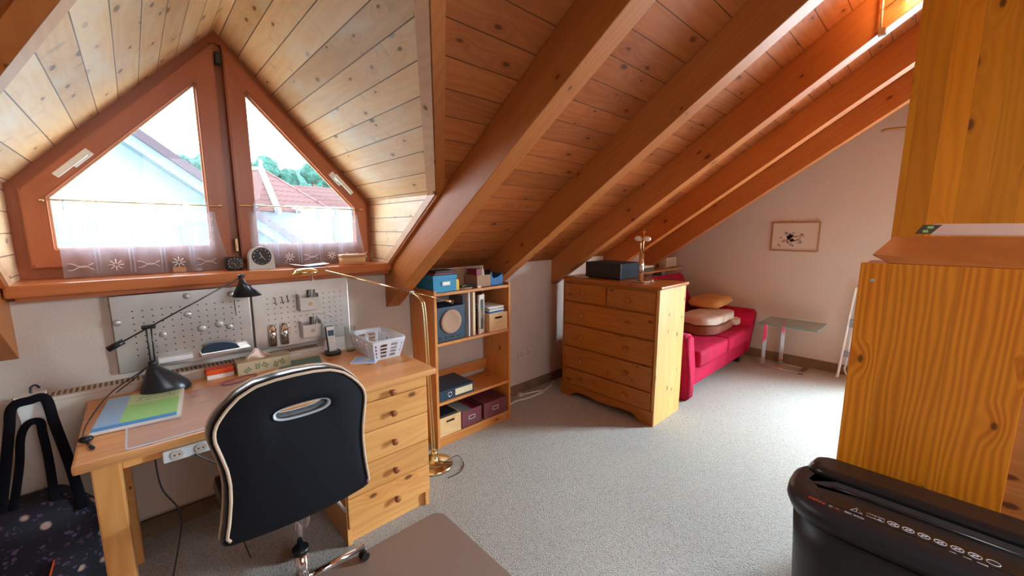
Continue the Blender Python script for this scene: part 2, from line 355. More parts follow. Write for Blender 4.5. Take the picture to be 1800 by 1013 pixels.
@fresh
def prism(bm, poly, ext, grain='x', uvf=None, mi=0, smooth_side=False):
    """poly: list of 3-D points (planar), ext: extrusion vector"""
    n0 = len(bm.faces); ext = Vector(ext); L = uvl(bm)
    a = [bm.verts.new(p) for p in poly]; b = [bm.verts.new(Vector(p) + ext) for p in poly]
    bm.faces.new(a); bm.faces.new(b[::-1])
    for i in range(len(a)):
        j = (i + 1) % len(a); f = bm.faces.new((a[i], b[i], b[j], a[j])); f.smooth = smooth_side
    fs = newfaces(bm, n0); bmesh.ops.recalc_face_normals(bm, faces=fs); bm.normal_update()
    if uvf:
        for f in fs:
            for l in f.loops: l[L].uv = uvf(l.vert.co)
    else: box_uv(bm, fs, grain)
    for f in fs: f.material_index = mi
@fresh
def ringpoly(bm, outer, inner, ext, grain='x'):
    n0 = len(bm.faces); ext = Vector(ext); n = len(outer)
    rows = [[bm.verts.new(Vector(p)) for p in outer], [bm.verts.new(Vector(p)) for p in inner],
            [bm.verts.new(Vector(p) + ext) for p in inner], [bm.verts.new(Vector(p) + ext) for p in outer]]
    for r in range(4):
        a, b = rows[r], rows[(r + 1) % 4]
        for i in range(n): bm.faces.new((a[i], a[(i + 1) % n], b[(i + 1) % n], b[i]))
    fs = newfaces(bm, n0); bmesh.ops.recalc_face_normals(bm, faces=fs); bm.normal_update()
    L = uvl(bm)
    for k, f in enumerate(fs):      # grain follows each rail
        i = k % n; d = (Vector(outer[(i + 1) % n]) - Vector(outer[i])).normalized(); o = Vector(outer[i])
        for l in f.loops:
            q = l.vert.co - o; s = q.dot(d); l[L].uv = (s + i * 1.7, (q - d * s).length + i * 0.37)
def inset(poly, ds):
    """convex CCW polygon of (a,b); inset each edge i (i->i+1) by ds[i]"""
    n = len(poly); lines = []
    for i in range(n):
        p = Vector(poly[i]); q = Vector(poly[(i + 1) % n]); d = (q - p).normalized(); nrm = Vector((-d.y, d.x)); lines.append((p + nrm * ds[i], d))
    out = []
    for i in range(n):
        (p, d), (q, e) = lines[i - 1], lines[i]; den = d.x * e.y - d.y * e.x; t = ((q.x - p.x) * e.y - (q.y - p.y) * e.x) / den; out.append(tuple(p + d * t))
    return out
def disc_prism(bm, c, nrm, r, h, n=24, mi=0): cyl(bm, c, Vector(c) + Vector(nrm) * h, r, n=n, mi=mi)
@fresh
def sphere(bm, c, r, sc=(1, 1, 1), mi=0, seg=20, rough=0.0):
    n0 = len(bm.faces); v0 = len(bm.verts)
    bmesh.ops.create_uvsphere(bm, u_segments=seg, v_segments=max(6, seg // 2), radius=r); bm.verts.ensure_lookup_table()
    for v in bm.verts[v0:]:
        if rough: v.co *= 1 + rough * noise.noise(v.co / r * 1.7 + Vector(c))
        v.co = Vector((v.co.x * sc[0], v.co.y * sc[1], v.co.z * sc[2])) + Vector(c)
    for f in newfaces(bm, n0): f.smooth = True; f.material_index = mi

ORG = {}
def mesh_of(name, bm, mats):
    me = bpy.data.meshes.new(name); bm.to_mesh(me); bm.free()
    for m in (mats if isinstance(mats, (list, tuple)) else [mats]): me.materials.append(M[m] if isinstance(m, str) else m)
    return me
def tag(o, label=None, cat=None, group=None, kind=None):
    for k, v in (('label', label), ('category', cat), ('group', group), ('kind', kind)):
        if v: o[k] = v
    return o
def T(name, label, cat, org=(0, 0, 0), group=None, kind=None):
    o = bpy.data.objects.new(name, None); COL.objects.link(o); o.empty_display_size = 0.05
    o.location = org; ORG[o.name] = Vector(org); tag(o, label, cat, group, kind); return o
def P(name, bm, mats, parent, label=None, smooth=False):
    bmesh.ops.translate(bm, vec=-ORG[parent.name], verts=bm.verts)
    o = bpy.data.objects.new(name, mesh_of(name, bm, mats)); COL.objects.link(o); o.parent = parent
    ORG[o.name] = ORG[parent.name]
    if parent.type == 'EMPTY' or ORG[parent.name] is not None: pass
    if label: o['label'] = label
    return o
def S(name, label, cat, bm, mats, group=None, kind=None, org=None):
    if org is None:
        xs = [v.co.x for v in bm.verts]; ys = [v.co.y for v in bm.verts]; zs = [v.co.z for v in bm.verts]
        org = ((min(xs) + max(xs)) / 2, (min(ys) + max(ys)) / 2, min(zs))
    bmesh.ops.translate(bm, vec=-Vector(org), verts=bm.verts)
    o = bpy.data.objects.new(name, mesh_of(name, bm, mats)); COL.objects.link(o); o.location = org; ORG[o.name] = Vector(org)
    return tag(o, label, cat, group, kind)
def ST(name, bm, mats, label=None):
    o = bpy.data.objects.new(name, mesh_of(name, bm, mats)); COL.objects.link(o); ORG[o.name] = Vector((0, 0, 0)); return tag(o, label, None, None, 'structure')
def B(): return bmesh.new()
def bx(lo, hi, grain='x', bev=0.0, **k): b = B(); box(b, lo, hi, grain, bev, **k); return b
def tb(pts, r, **k): b = B(); tube(b, pts, r, **k); return b
def text(name, s, size, mat, parent, loc, xdir, ydir, ext=0.0004):
    c = bpy.data.curves.new(name, 'FONT'); c.body = s; c.size = size; c.extrude = ext; c.materials.append(M[mat])
    f_ = bpy.data.objects.new('tmp', c); COL.objects.link(f_); me = bpy.data.meshes.new_from_object(f_.evaluated_get(bpy.context.evaluated_depsgraph_get())); bpy.data.objects.remove(f_)
    o = bpy.data.objects.new(name, me); COL.objects.link(o); x = Vector(xdir).normalized(); y = Vector(ydir).normalized(); z = x.cross(y)
    m = Matrix((x, y, z)).transposed().to_4x4(); m.translation = Vector(loc) - ORG[parent.name]; o.parent = parent; o.matrix_local = m; return o
def bez(p, n=8):
    """Catmull-Rom through points"""
    p = [Vector(q) for q in p]; out = []
    for i in range(len(p) - 1):
        a, b, c, d = p[max(i - 1, 0)], p[i], p[i + 1], p[min(i + 2, len(p) - 1)]
        for k in range(n):
            t = k / n; out.append(0.5 * ((2 * b) + (c - a) * t + (2 * a - 5 * b + 4 * c - d) * t * t + (3 * b - a - 3 * c + d) * t ** 3))
    return out + [p[-1]]

# ================================================================== ROOM SHELL
YK, XG, SL = 2.536, 5.27, 0.6906
CA, UA = 2.961, 2.726              # ceiling and rafter-underside planes: z = A - SL*y
YR, XL = -0.5, -2.6                # ridge, left gable
AP, EZ, DX, HW, DK = 2.515, 1.684, 0.41, 0.78, 1.065    # dormer apex, eave, centre, half width, slope
def cz(y): return CA - SL * y
SK = math.sqrt(1 + SL * SL)
ZR = cz(YR)
ST('floor', bx((XL - .1, -3.65, -0.06), (XG + .1, YK + .12, 0.0)), 'carpet')
ST('wall_window', bx((XL, YK, 0), (XG, YK + .10, 1.235)), 'wall')
ST('wall_back', bx((XL, -3.64, 0), (XG, -3.54, 1.3)), 'wall')
def ceil_uv(c): return (c.x, (c.y - 1.25) * SK)
yap = (CA - AP) / SL; yev = (CA - EZ) / SL
b = B()
out = [(XL, 2.62), (DX - HW, 2.62), (DX - HW, yev), (DX, yap), (DX + HW, yev), (DX + HW, 2.62), (XG, 2.62), (XG, YR), (XL, YR)]
prism(b, [(x, y, cz(y)) for x, y in out], (0, 0, .05), uvf=ceil_uv)
ST('ceiling', b, 'ceiling')
# opposite slope (behind the camera), roof window opening added to let in fill light
b = B()
def oz(y): return cz(-1.0 - y)
sx0, sx1, sy0, sy1 = 0.15, 1.65, -2.55, -1.7
for (x0, x1, y0, y1) in ((XL, sx0, -3.54, YR), (sx1, XG, -3.54, YR), (sx0, sx1, -3.54, sy0), (sx0, sx1, sy1, YR)):
    prism(b, [(x0, y0, oz(y0)), (x1, y0, oz(y0)), (x1, y1, oz(y1)), (x0, y1, oz(y1))], (0, 0, .05), uvf=ceil_uv)
ST('ceiling_back', b, 'ceiling')
t = ST('added_roof_window', bx((sx0 - .01, sy0 - .05, oz(sy0) - .04), (sx0 + .05, sy0, oz(sy0) + .02)), 'redframe')  # frame of the added roof window, out of view
b = B()
o4 = [(sx0 - .02, sy0 - .02), (sx1 + .02, sy0 - .02), (sx1 + .02, sy1 + .02), (sx0 - .02, sy1 + .02)]; i4 = inset(o4, [.07] * 4)
ringpoly(b, [(x, y, oz(y) - .01) for x, y in o4], [(x, y, oz(y) - .01) for x, y in i4], (0, 0, .07)); P('window_frame', b, 'redframe', t)

# gable walls
b = B()
dy0, dy1 = -1.35, -0.26
wallpoly = [(-3.54, 0), (dy0, 0), (dy0, 2.1), (dy1, 2.1), (dy1, 0), (2.62, 0), (2.62, cz(2.62)), (YR, ZR), (-3.54, oz(-3.54))]
prism(b, [(XG, y, z) for y, z in wallpoly], (.14, 0, 0)); ST('wall_right', b, 'wall')
b = B(); prism(b, [(XL, y, z) for y, z in [(-3.54, 0), (2.62, 0), (2.62, cz(2.62)), (YR, ZR), (-3.54, oz(-3.54))]], (-.1, 0, 0)); ST('wall_left', b, 'wall')
b = B(); ringpoly(b, [(XG + .05, y, z) for y, z in [(dy0, .02), (dy1, .02), (dy1, 2.1), (dy0, 2.1)]], [(XG + .05, y, z) for y, z in [(dy0 + .07, .1), (dy1 - .07, .1), (dy1 - .07, 2.03), (dy0 + .07, 2.03)]], (.05, 0, 0))
ST('door_1', b, 'redframe')
ST('baseboard_window', bx((XL, YK - .014, 0), (XG - .016, YK, .085)), 'base')
ST('baseboard_right', bx((XG - .014, dy1, 0), (XG, YK - .014, .10)), 'base')

# dormer lining
def dz(x): return AP - DK * abs(x - DX)
DS = math.sqrt(1 + DK * DK)
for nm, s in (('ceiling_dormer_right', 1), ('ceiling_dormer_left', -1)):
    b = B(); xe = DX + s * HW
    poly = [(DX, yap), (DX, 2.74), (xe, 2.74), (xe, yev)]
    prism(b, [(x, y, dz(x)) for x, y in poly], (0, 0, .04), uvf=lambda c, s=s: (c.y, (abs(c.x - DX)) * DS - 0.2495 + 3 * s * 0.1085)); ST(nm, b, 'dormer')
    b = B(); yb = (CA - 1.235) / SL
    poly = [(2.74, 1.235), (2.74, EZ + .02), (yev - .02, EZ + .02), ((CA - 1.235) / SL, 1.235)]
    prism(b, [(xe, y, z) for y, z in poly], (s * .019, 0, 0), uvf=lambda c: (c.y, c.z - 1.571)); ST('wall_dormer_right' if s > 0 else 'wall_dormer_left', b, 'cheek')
# pale corner trims on the dormer edges and board on the ceiling side
k = 0
for s in (1, -1):
    xe = DX + s * HW; dn = Vector((-s * DK, 0, -1)).normalized() * .008
    k += 1; b = B()
    poly = [(DX, yap - .0), (xe, yev), (xe, yev + .085), (DX, yap + .085)]
    prism(b, [(x, y, dz(x)) for x, y in poly], dn, uvf=lambda c: (c.y * 1.2, c.x)); ST('trim_%d' % k, b, 'trimlight')
    k += 1; b = B(); y1 = (CA - 1.284) / SL
    prism(b, [(xe, y, z) for y, z in [(yev, EZ), (y1, 1.284), (y1 + .075, 1.284), (yev + .075, EZ)]], (-s * .007, 0, 0), uvf=lambda c: (c.y * 1.2, c.z * .5)); ST('trim_%d' % k, b, 'trimlight')
    k += 1; b = B()
    poly = [(DX, yap), (xe, yev), (xe + s * .0, yev), (xe + s * .018, yev - .0), (DX, yap - .09)]
    poly = [(DX, yap), (xe, yev), (xe + s * .018, yev), (xe + s * .018, yev - .05), (DX + s * .0, yap - .09)]
    prism(b, [(x, y, cz(y)) for x, y in poly], (0, 0, -.012), uvf=lambda c: (c.y * 1.2, c.x)); ST('trim_%d' % k, b, 'rafter')
    k += 1; b = B()
    prism(b, [(xe, yev, EZ), (xe, y1, 1.284), (xe + s * .018, y1, 1.284), (xe + s * .018, yev, EZ)], (0, -.01, -.007), uvf=lambda c: (c.y * 1.2, c.x)); ST('trim_%d' % k, b, 'rafter')

# rafters: local x along slope
ang = math.atan(SL); y0r = YK + .02; Lr = (y0r - YR) * SK
RX = [(-1.34, 'far left rafter beyond the dormer'), (-.487, 'rafter at the left edge of the dormer window'), (1.21, 'rafter at the right edge of the dormer, lit pale at its foot'),
      (2.06, 'rafter that ends above the right side of the bookcase'), (2.90, 'rafter whose foot ends just left of the chest of drawers, carrying the wire lamp'),
      (3.765, 'rafter above the sofa, second from the gable wall'), (4.62, 'rafter nearest the gable wall with the picture')]
for x, lb in RX:
    b = B(); hN = (CA - UA) / SK
    box(b, (0, 0, 0), (Lr, .10, hN), 'x', .004)
    m = Matrix.Translation((x, y0r, UA - SL * y0r)) @ Matrix(((0, 1, 0, 0), (-1 / SK, 0, SL / SK, 0), (SL / SK, 0, 1 / SK, 0), (0, 0, 0, 1)))
    bmesh.ops.transform(b, matrix=m, verts=b.verts); bmesh.ops.recalc_face_normals(b, faces=b.faces)
    o = ST('rafter_beam', b, 'rafter', lb)
ST('ridge_beam', bx((XL, YR - .07, ZR - .30), (XG, YR + .07, ZR - .02), 'x', .004), 'rafter', 'ridge beam where the two roof slopes meet')

# ------------------------------------------------------------------ dormer window
win = T('window_1', 'gable shaped two sash dormer window in reddish stained wood', None, (DX, 2.66, 1.284), kind='structure')
pent = [(DX - HW, 1.284), (DX + HW, 1.284), (DX + HW, EZ), (DX, AP), (DX - HW, EZ)]
fin = inset(pent, [.055, .04, .04, .04, .04])
b = B(); ringpoly(b, [(x, 2.690, z) for x, z in pent], [(x, 2.690, z) for x, z in fin], (0, .06, 0)); P('window_frame', b, 'redframe', win)
b = B(); box(b, (DX - .026, 2.690, 1.33), (DX + .026, 2.74, 2.45), 'z'); P('mullion', b, 'redframe', win)
def xz(poly, y): return [(x, y, z) for x, z in poly]
halfL = [(DX - HW, 1.284), (DX, 1.284), (DX, AP), (DX - HW, EZ)]
halfR = [(DX, 1.284), (DX + HW, 1.284), (DX + HW, EZ), (DX, AP)]
for hp, side in ((halfL, -1), (halfR, 1)):
    ds = [.05, .020, .042, .042] if side < 0 else [.05, .042, .042, .020]
    so = inset(hp, ds); ds2 = [.075, .085, .075, .075] if side < 0 else [.075, .075, .075, .085]
    si = inset(so, ds2)
    b = B(); ringpoly(b, xz(so, 2.635), xz(si, 2.635), (0, .06, 0)); bmesh.ops.bevel(b, geom=[e for e in b.edges if all(abs(v.co.y - 2.635) < 1e-4 for v in e.verts)], offset=.006, segments=2, affect='EDGES')
    sash = P('sash', b, 'redframe', win)
    sg = inset(si, [-.01] * 4); b = B(); prism(b, xz(sg, 2.68), (0, .006, 0)); P('pane', b, 'pane', sash)
    # slender pale glazing bead
    b = B(); ringpoly(b, xz(si, 2.67), xz(inset(si, [.008] * 4), 2.67), (0, .01, 0)); P('glazing_bead', b, 'trimlight', sash)
    # handle along the sloping rail
    cx, czz = (DX - .565, 1.785) if side < 0 else (DX + .575, 1.785)
    a = math.atan(DK) * (1 if side < 0 else -1)
    m = Matrix.Translation((cx, 2.62, czz)) @ Matrix.Rotation(-a, 4, 'Y')
    b = B(); e = 1 if side < 0 else -1
    box(b, (-.045 + .035 * e, .004, -.017), (.045 + .035 * e, .016, .017), bev=.004, mat=m)
    box(b, (-.005 + .04 * e, -.03, -.010), (.02 + .04 * e, .006, .010), bev=.003, mat=m)
    box(b, (min(-.085 * e, .06 * e), -.036, -.012), (max(-.085 * e, .06 * e), -.024, .012), bev=.005, mat=m); P('window_handle', b, 'white', sash, 'white window handle')
b = B(); box(b, (DX - .012, 2.628, 2.34), (DX + .012, 2.664, 2.395), bev=.003); P('hinge', b, 'black', win)
b = B(); box(b, (DX - .006, 2.628, 1.38), (DX + .008, 2.664, 1.45), bev=.002); P('hinge', b, 'brass', win)
ST('windowsill', bx((DX - HW - .012, 2.425, 1.234), (DX + HW + .018, 2.74, 1.284), 'x', .008), 'sill', 'reddish wooden windowsill below the dormer window')
ST('trim_20', bx((DX - HW + .01, 2.46, 1.212), (DX + HW + .012, 2.56, 1.234), 'x', .002), 'redframe')

# curtain rods and sheer curtains
def curtain(x0, x1, zr, side, lb):
    rod = S('curtain_rod', 'thin brass rod holding the sheer curtain across the %s sash' % side, 'curtain rod', tb([(x0 - .03, 2.615, zr + .002), (x1 + .03, 2.615, zr - .002)], .0035), 'brass')
    for xx in (x0 - .03, x1 + .03):
        b = B(); sphere(b, (xx, 2.615, zr), .006, (1.6, 1, 1), seg=10); P('finial', b, 'brass', rod)
    cu = T('sheer_curtain', lb, 'curtain', ((x0 + x1) / 2, 2.60, 1.286), 'sheer cafe curtains in the dormer window')
    b = B(); nx, nz = 60, 16; g = []
    for j in range(nz + 1):
        tz = j / nz; row = []
        for i in range(nx + 1):
            tx = i / nx; z = zr - .035 - (zr - .035 - 1.288) * tz
            bow = .05 * (tz ** 1.5) * (1 if tx > .5 else 0) * (2 * tx - 1) ** 2
            x = x0 + (x1 - x0) * tx + bow; y = 2.612 - .012 * tz + .007 * math.sin(tx * 22) * (.4 + tz) + .004 * math.sin(tx * 60 + tz * 3)
            if j == 0: z += .008 * abs(math.sin(tx * math.pi * 5))
            row.append(b.verts.new((x, y, z)))
        g.append(row)
    for j in range(nz):
        for i in range(nx): f = b.faces.new((g[j][i], g[j][i + 1], g[j + 1][i + 1], g[j + 1][i])); f.smooth = True
    P('cloth', b, 'sheer', cu)
    n = 6
    for i in range(n):
        c = x0 + .03 + (x1 - x0 - .06) * i / (n - 1); b = B()
        tube(b, [(c, 2.611, zr - .04), (c, 2.606, zr), (c, 2.615, zr + .008), (c, 2.624, zr), (c, 2.613, zr - .04)], .02, n=6, flat=.06); P('tab', b, 'sheer', cu)
    # bands + motifs
    for i in range(1, 5):
        c = x0 + (x1 - x0) * i / 5; b = B(); box(b, (c - .010, 2.5955, 1.30), (c - .004, 2.5965, zr - .04)); box(b, (c + .004, 2.5955, 1.30), (c + .010, 2.5965, zr - .04)); P('woven_stripe', b, 'sheer', cu)
    for i in range(5):
        c = x0 + (x1 - x0) * (i + .5) / 5; b = B()
        if i % 2 == 0:
            for s in (-1, 1): tube(b, [(c - .04 + .08 * k / 16, 2.590, 1.335 + s * (.006 + .009 * math.sin(k / 16 * 6.28 + 1))) for k in range(17)], .0012, n=5)
        else:
            for q in range(8):
                a = q * math.pi / 4; tube(b, [(c + .006 * math.cos(a), 2.590, 1.338 + .006 * math.sin(a)), (c + .026 * math.cos(a), 2.590, 1.338 + .026 * math.sin(a))], .0022, n=5)
        P('embroidered_motif', b, 'embroid', cu)
        b = B()
        for zz in (1.43, 1.465, 1.50):
            r = .009; q = [(c + .03 - r, 2.592, zz - r), (c + .03 + r, 2.592, zz - r), (c + .03 + r, 2.592, zz + r), (c + .03 - r, 2.592, zz + r)]; tube(b, q, .0008, n=4, closed=True)
        tube(b, [(c + .03 + .010 * math.cos(k * .5) * k / 14, 2.592, 1.55 + .010 * math.sin(k * .5) * k / 14) for k in range(3, 15)], .0008, n=4)
        P('embroidered_motif', b, 'embroid', cu)
    return cu
curtain(-.235, .325, 1.622, 'left', 'sheer white cafe curtain hanging across the left window sash')
curtain(.475, 1.075, 1.626, 'right', 'sheer white cafe curtain hanging across the right window sash')

# ------------------------------------------------------------------ things on the sill (top z = 1.284)
Z = 1.2845
t = T('glass_block', 'small square clear glass block with a picture inside on the windowsill', 'ornament', (.157, 2.60, Z))
P('block', bx((.127, 2.592, Z), (.187, 2.612, Z + .058), bev=.002), 'acryl', t); P('inlay', bx((.132, 2.600, Z + .004), (.182, 2.603, Z + .028)), 'desk', t)
b = B(); sphere(b, (.233, 2.585, Z + .009), .014, (1.1, .8, .65), rough=.3); S('pebble', 'small grey pebble on the windowsill beside the glass block', 'stone', b, 'stone')
t = T('alarm_clock', 'small square black alarm clock with a black dial on the windowsill', 'clock', (.378, 2.56, Z))
P('body', bx((.338, 2.53, Z), (.418, 2.575, Z + .072), bev=.012), 'black', t)
b = B()
for h in range(12):
    a = h * math.pi / 6; sphere(b, (.378 + .028 * math.sin(a), 2.5285, Z + .036 + .028 * math.cos(a)), .0022, seg=8)
P('dial_marks', b, 'textwhite', t)
b = B(); tube(b, [(.378, 2.527, Z + .036), (.360, 2.527, Z + .041)], .0013, n=6); tube(b, [(.378, 2.527, Z + .036), (.384, 2.527, Z + .016)], .0013, n=6); P('hands', b, 'brass', t)
t = T('table_clock', 'arched silver table clock with a large round black dial on the windowsill', 'clock', (.505, 2.57, Z))
b = B(); op = [(-.062, 0), (.062, 0), (.06, .06)] + [(.059 * math.cos(a), .066 + .056 * math.sin(a)) for a in [math.pi * k / 14 for k in range(15)]] + [(-.06, .06)]
prism(b, [(.505 + x, 2.54, Z + z) for x, z in op], (0, .05, 0), smooth_side=False); P('body', b, 'silver', t)
b = B(); disc_prism(b, (.505, 2.5405, Z + .068), (0, -1, 0), .047, .004, 40); P('dial', b, 'black', t)
b = B()
for h in range(12):
    a = h * math.pi / 6; sphere(b, (.505 + .038 * math.sin(a), 2.535, Z + .068 + .038 * math.cos(a)), .0026, seg=8)
P('dial_marks', b, 'textwhite', t)
b = B(); tube(b, [(.495, 2.533, Z + .092), (.505, 2.533, Z + .068), (.522, 2.533, Z + .047)], .0014, n=6); tube(b, [(.505, 2.533, Z + .068), (.493, 2.533, Z + .055)], .0012, n=6); P('hands', b, 'textwhite', t)
t = T('leaflet', 'pale leaflet with a dark blue cover lying open on the windowsill', 'leaflet', (.74, 2.50, Z))
b = B()
for i, (a0, a1) in enumerate(((.64, .72), (.72, .83))):
    prism(b, [(a0, 2.45, Z + .006 + .012 * (1 - i)), (a1, 2.45, Z + .004 + .01 * i), (a1, 2.56, Z + .004 + .01 * i), (a0, 2.56, Z + .006 + .012 * (1 - i))], (0, 0, .0015))
P('pages', b, 'paper', t); P('cover', bx((.70, 2.46, Z), (.80, 2.54, Z + .004)), 'bluep', t)
t = T('chip_box', 'oval bentwood chip box with a pale lid at the right end of the sill', 'box', (.985, 2.52, Z))
def oval(bm, c, rx, ry, z0, z1, n=48, p=2.6, mi=0):
    pts = []
    for k in range(n):
        a = 2 * math.pi * k / n; ca, sa = math.cos(a), math.sin(a)
        pts.append((c[0] + rx * math.copysign(abs(ca) ** (2 / p), ca), c[1] + ry * math.copysign(abs(sa) ** (2 / p), sa), z0))
    prism(bm, pts, (0, 0, z1 - z0), mi=mi, smooth_side=True)
b = B(); oval(b, (.985, 2.50), .078, .045, Z, Z + .048); P('body', b, 'crate', t)
b = B(); oval(b, (.985, 2.50), .081, .048, Z + .046, Z + .062); P('lid', b, 'trimlight', t)
t = T('dried_sprig', 'dried sprig in front of the curtain at the sill corner', 'dried plant', (1.11, 2.60, Z))
b = B()
for q in range(7):
    a = q * .9; tube(b, bez([(1.12, 2.60, Z), (1.12 + .015 * math.cos(a), 2.59, Z + .03), (1.125 + .035 * math.cos(a), 2.59 + .02 * math.sin(a), Z + .05 + .006 * q)], 4), .0008, n=4)
P('stems', b, 'crate', t)
b = B()
for q in range(12): sphere(b, (1.12 + .03 * math.cos(q * 2.1), 2.585 + .015 * math.sin(q), Z + .02 + .004 * q), .003, seg=6)
P('seed_heads', b, 'paper', t)

# ------------------------------------------------------------------ peg boards
def pegboard(x0, x1, z0, z1, lb):
    t = T('pegboard', lb, 'pegboard', ((x0 + x1) / 2, 2.53, z0), 'perforated metal boards on the knee wall')
    b = B(); box(b, (x0, 2.514, z0), (x1, 2.532, z1), 'x', .003); P('metal_sheet', b, 'alu', t)
    b = B(); nx = 13; L = uvl(b)
    for j in range(8):
        for i in range(nx):
            x = x0 + .07 + (x1 - x0 - .12) * i / (nx - 1); z = z0 + .075 + .030 * j
            vs = [b.verts.new((x + .0032 * math.cos(a), 2.5135, z + .0032 * math.sin(a))) for a in [k * math.pi / 4 for k in range(8)]]; b.faces.new(vs)
    P('peg_holes', b, 'hole', t); return t
pegboard(-.105, .425, .84, 1.20, 'left perforated metal board with round magnets below the windowsill')
pegboard(.436, .95, .835, 1.205, 'right perforated metal board holding two metal pockets below the windowsill')
mags = [(-.09, 1.08, 'round clear magnet at the left edge of the left metal board'), (.165, 1.175, 'round clear magnet at the top middle of the left metal board'),
        (.16, 1.085, 'round clear magnet below the top middle one on the left metal board'), (.06, 1.0, 'round clear magnet standing alone left of centre on the left metal board'),
        (.21, 1.005, 'largest round magnet near the middle of the left metal board'), (.283, 1.015, 'round clear magnet between the largest one and the right edge of the left board'),
        (.325, .995, 'round clear magnet nearest the right edge of the left metal board'), (.345, 1.165, 'round clear magnet behind the black lamp shade')]
for x, z, lb in mags:
    b = B(); r = .018 if 'largest' in lb else .0145; y = 2.5136
    lathe(b, [(0, .010), (r * .7, .009), (r, .004), (r, 0), (0, 0)], n=24, mat=Matrix.Translation((x, y, z)) @ Matrix.Rotation(R(90), 4, 'X')); S('magnet', lb, 'magnet', b, 'silver', 'round magnets on the left metal board')
# tray shelf left, black case shelf
S('white_tray', 'small white tray shelf at the bottom of the left metal board', 'tray', bx((.03, 2.455, .872), (.16, 2.5135, .896), bev=.004), 'white')
S('metal_tray', 'small grey metal tray shelf under the dark glasses case', 'tray', bx((.19, 2.455, .866), (.40, 2.5135, .886), bev=.003), 'alu')
b = B(); prism(b, [(.195 + .16 * k / 12, 2.465, .8865 + .040 * math.sin(math.pi * (k / 12) ** .8) ** .5) for k in range(13)], (0, .035, 0), smooth_side=True)
S('glasses_case', 'dark blue rounded glasses case on the metal tray', 'case', b, 'speaker')
for (x0, z0, mk, lb) in ((.655, 1.035, 'brass', 'upper metal pocket with a gold emblem on the right board'), (.66, .875, 'silver', 'lower metal pocket with a round magnet on the right board')):
    t = T('metal_pocket', lb, 'holder', (x0 + .05, 2.50, z0), 'metal pockets on the right board')
    b = B(); w, h, d = .105, .075, .055
    box(b, (x0, 2.5136 - d, z0), (x0 + w, 2.5136 - d + .002, z0 + h)); box(b, (x0, 2.5136 - d, z0), (x0 + .002, 2.5136, z0 + h + .02)); box(b, (x0 + w - .002, 2.5136 - d, z0), (x0 + w, 2.5136, z0 + h + .02))
    box(b, (x0, 2.5136 - d, z0), (x0 + w, 2.5136, z0 + .002)); box(b, (x0, 2.511, z0), (x0 + w, 2.5136, z0 + h + .04)); P('pocket', b, 'alu', t)
    b = B(); disc_prism(b, (x0 + .055, 2.5136 - d, z0 + .04), (0, -1, 0), .011, .004); P('emblem', b, mk, t)
    for q in range(3):
        S('pen', 'pen %s in the %s pocket' % (['nearest the left', 'in the middle', 'nearest the right'][q], 'upper' if z0 > 1 else 'lower'), 'pen', tb([(x0 + .05 + .017 * q, 2.49, z0 + .004), (x0 + .06 + .017 * q, 2.498, z0 + .115)], .004, n=8), ['black', 'silver', 'chrome'][q], 'pens in the metal pockets')
for x, lb in ((.515, 'left shiny chrome tube holder at the bottom of the right metal board'), (.575, 'right shiny chrome tube holder at the bottom of the right metal board')):
    b = B(); lathe(b, [(0, 0), (.019, 0), (.019, .115), (.017, .115), (.017, .004), (0, .004)], (x, 2.494, .855)); S('tube_holder', lb, 'holder', b, 'chrome', 'chrome tubes on the right metal board')
for x, z, lb in ((.545, 1.09, 'small wire hook left of two others on the right metal board'), (.58, 1.095, 'small wire hook between two others on the right metal board'), (.607, 1.10, 'small wire hook nearest the upper metal pocket')):
    S('wire_hook', lb, 'hook', tb([(x, 2.5136, z + .03), (x, 2.508, z + .02), (x, 2.506, z), (x, 2.49, z - .008), (x + .002, 2.484, z + .004)], .0016, n=6), 'blackmetal', 'wire hooks on the right metal board')
S('wire_hook', 'thin long rod hook hanging on the left metal board by the lamp shade', 'hook', tb([(.356, 2.5136, 1.13), (.356, 2.505, 1.128), (.358, 2.503, 1.05)], .0016, n=6), 'blackmetal')
b = B(); tube(b, bez([(.735, 2.508, 1.0), (.80, 2.503, .995), (.86, 2.508, .965)], 6), .006, n=8, flat=.4); S('metal_clip', 'bent metal strip on the right board beside the pockets', 'clip', b, 'alu')

# ------------------------------------------------------------------ radiator
t = T('radiator', 'cream panel radiator with a slotted top grille behind the desk', 'radiator', (.17, 2.48, .14))
P('panel', bx((-.43, 2.435, .15), (.76, 2.525, .80), bev=.006), 'cream', t)
b = B(); box(b, (-.432, 2.432, .80), (.762, 2.53, .815), bev=.003)
P('top_cover', b, 'cream', t)
b = B()
for i in range(66): x = -.42 + .0176 * i; box(b, (x, 2.455, .8145), (x + .010, 2.515, .8165))
P('grille_slots', b, 'slots', t)
P('side_pipe', tb([(.78, 2.48, .62), (.80, 2.48, .60), (.80, 2.48, 0.0)], .009), 'cream', t)

# ------------------------------------------------------------------ desk
DZ = .775; dX0, dX1, dY0, dY1 = -.21, 1.10, 1.755, 2.425
t = T('desk', 'pine writing desk with a drawer pedestal on the right below the dormer window', 'desk', (.45, 2.1, 0))
P('tabletop', bx((dX0, dY0, DZ - .032), (dX1, dY1, DZ), 'x', .009), 'desk', t)
P('leg', bx((dX0 + .035, dY0 + .045, 0), (dX0 + .105, dY0 + .115, DZ - .033), 'z', .005), 'drawer', t)
P('leg', bx((dX0 + .035, dY1 - .10, 0), (dX0 + .105, dY1 - .03, DZ - .033), 'z', .005), 'drawer', t)
P('apron', bx((dX0 + .105, dY0 + .12, DZ - .105), (.60, dY0 + .142, DZ - .033), 'x', .002), 'drawer', t)
P('side_rail', bx((dX0 + .05, dY0 + .115, DZ - .105), (dX0 + .09, dY1 - .10, DZ - .033), 'y', .002), 'drawer', t)
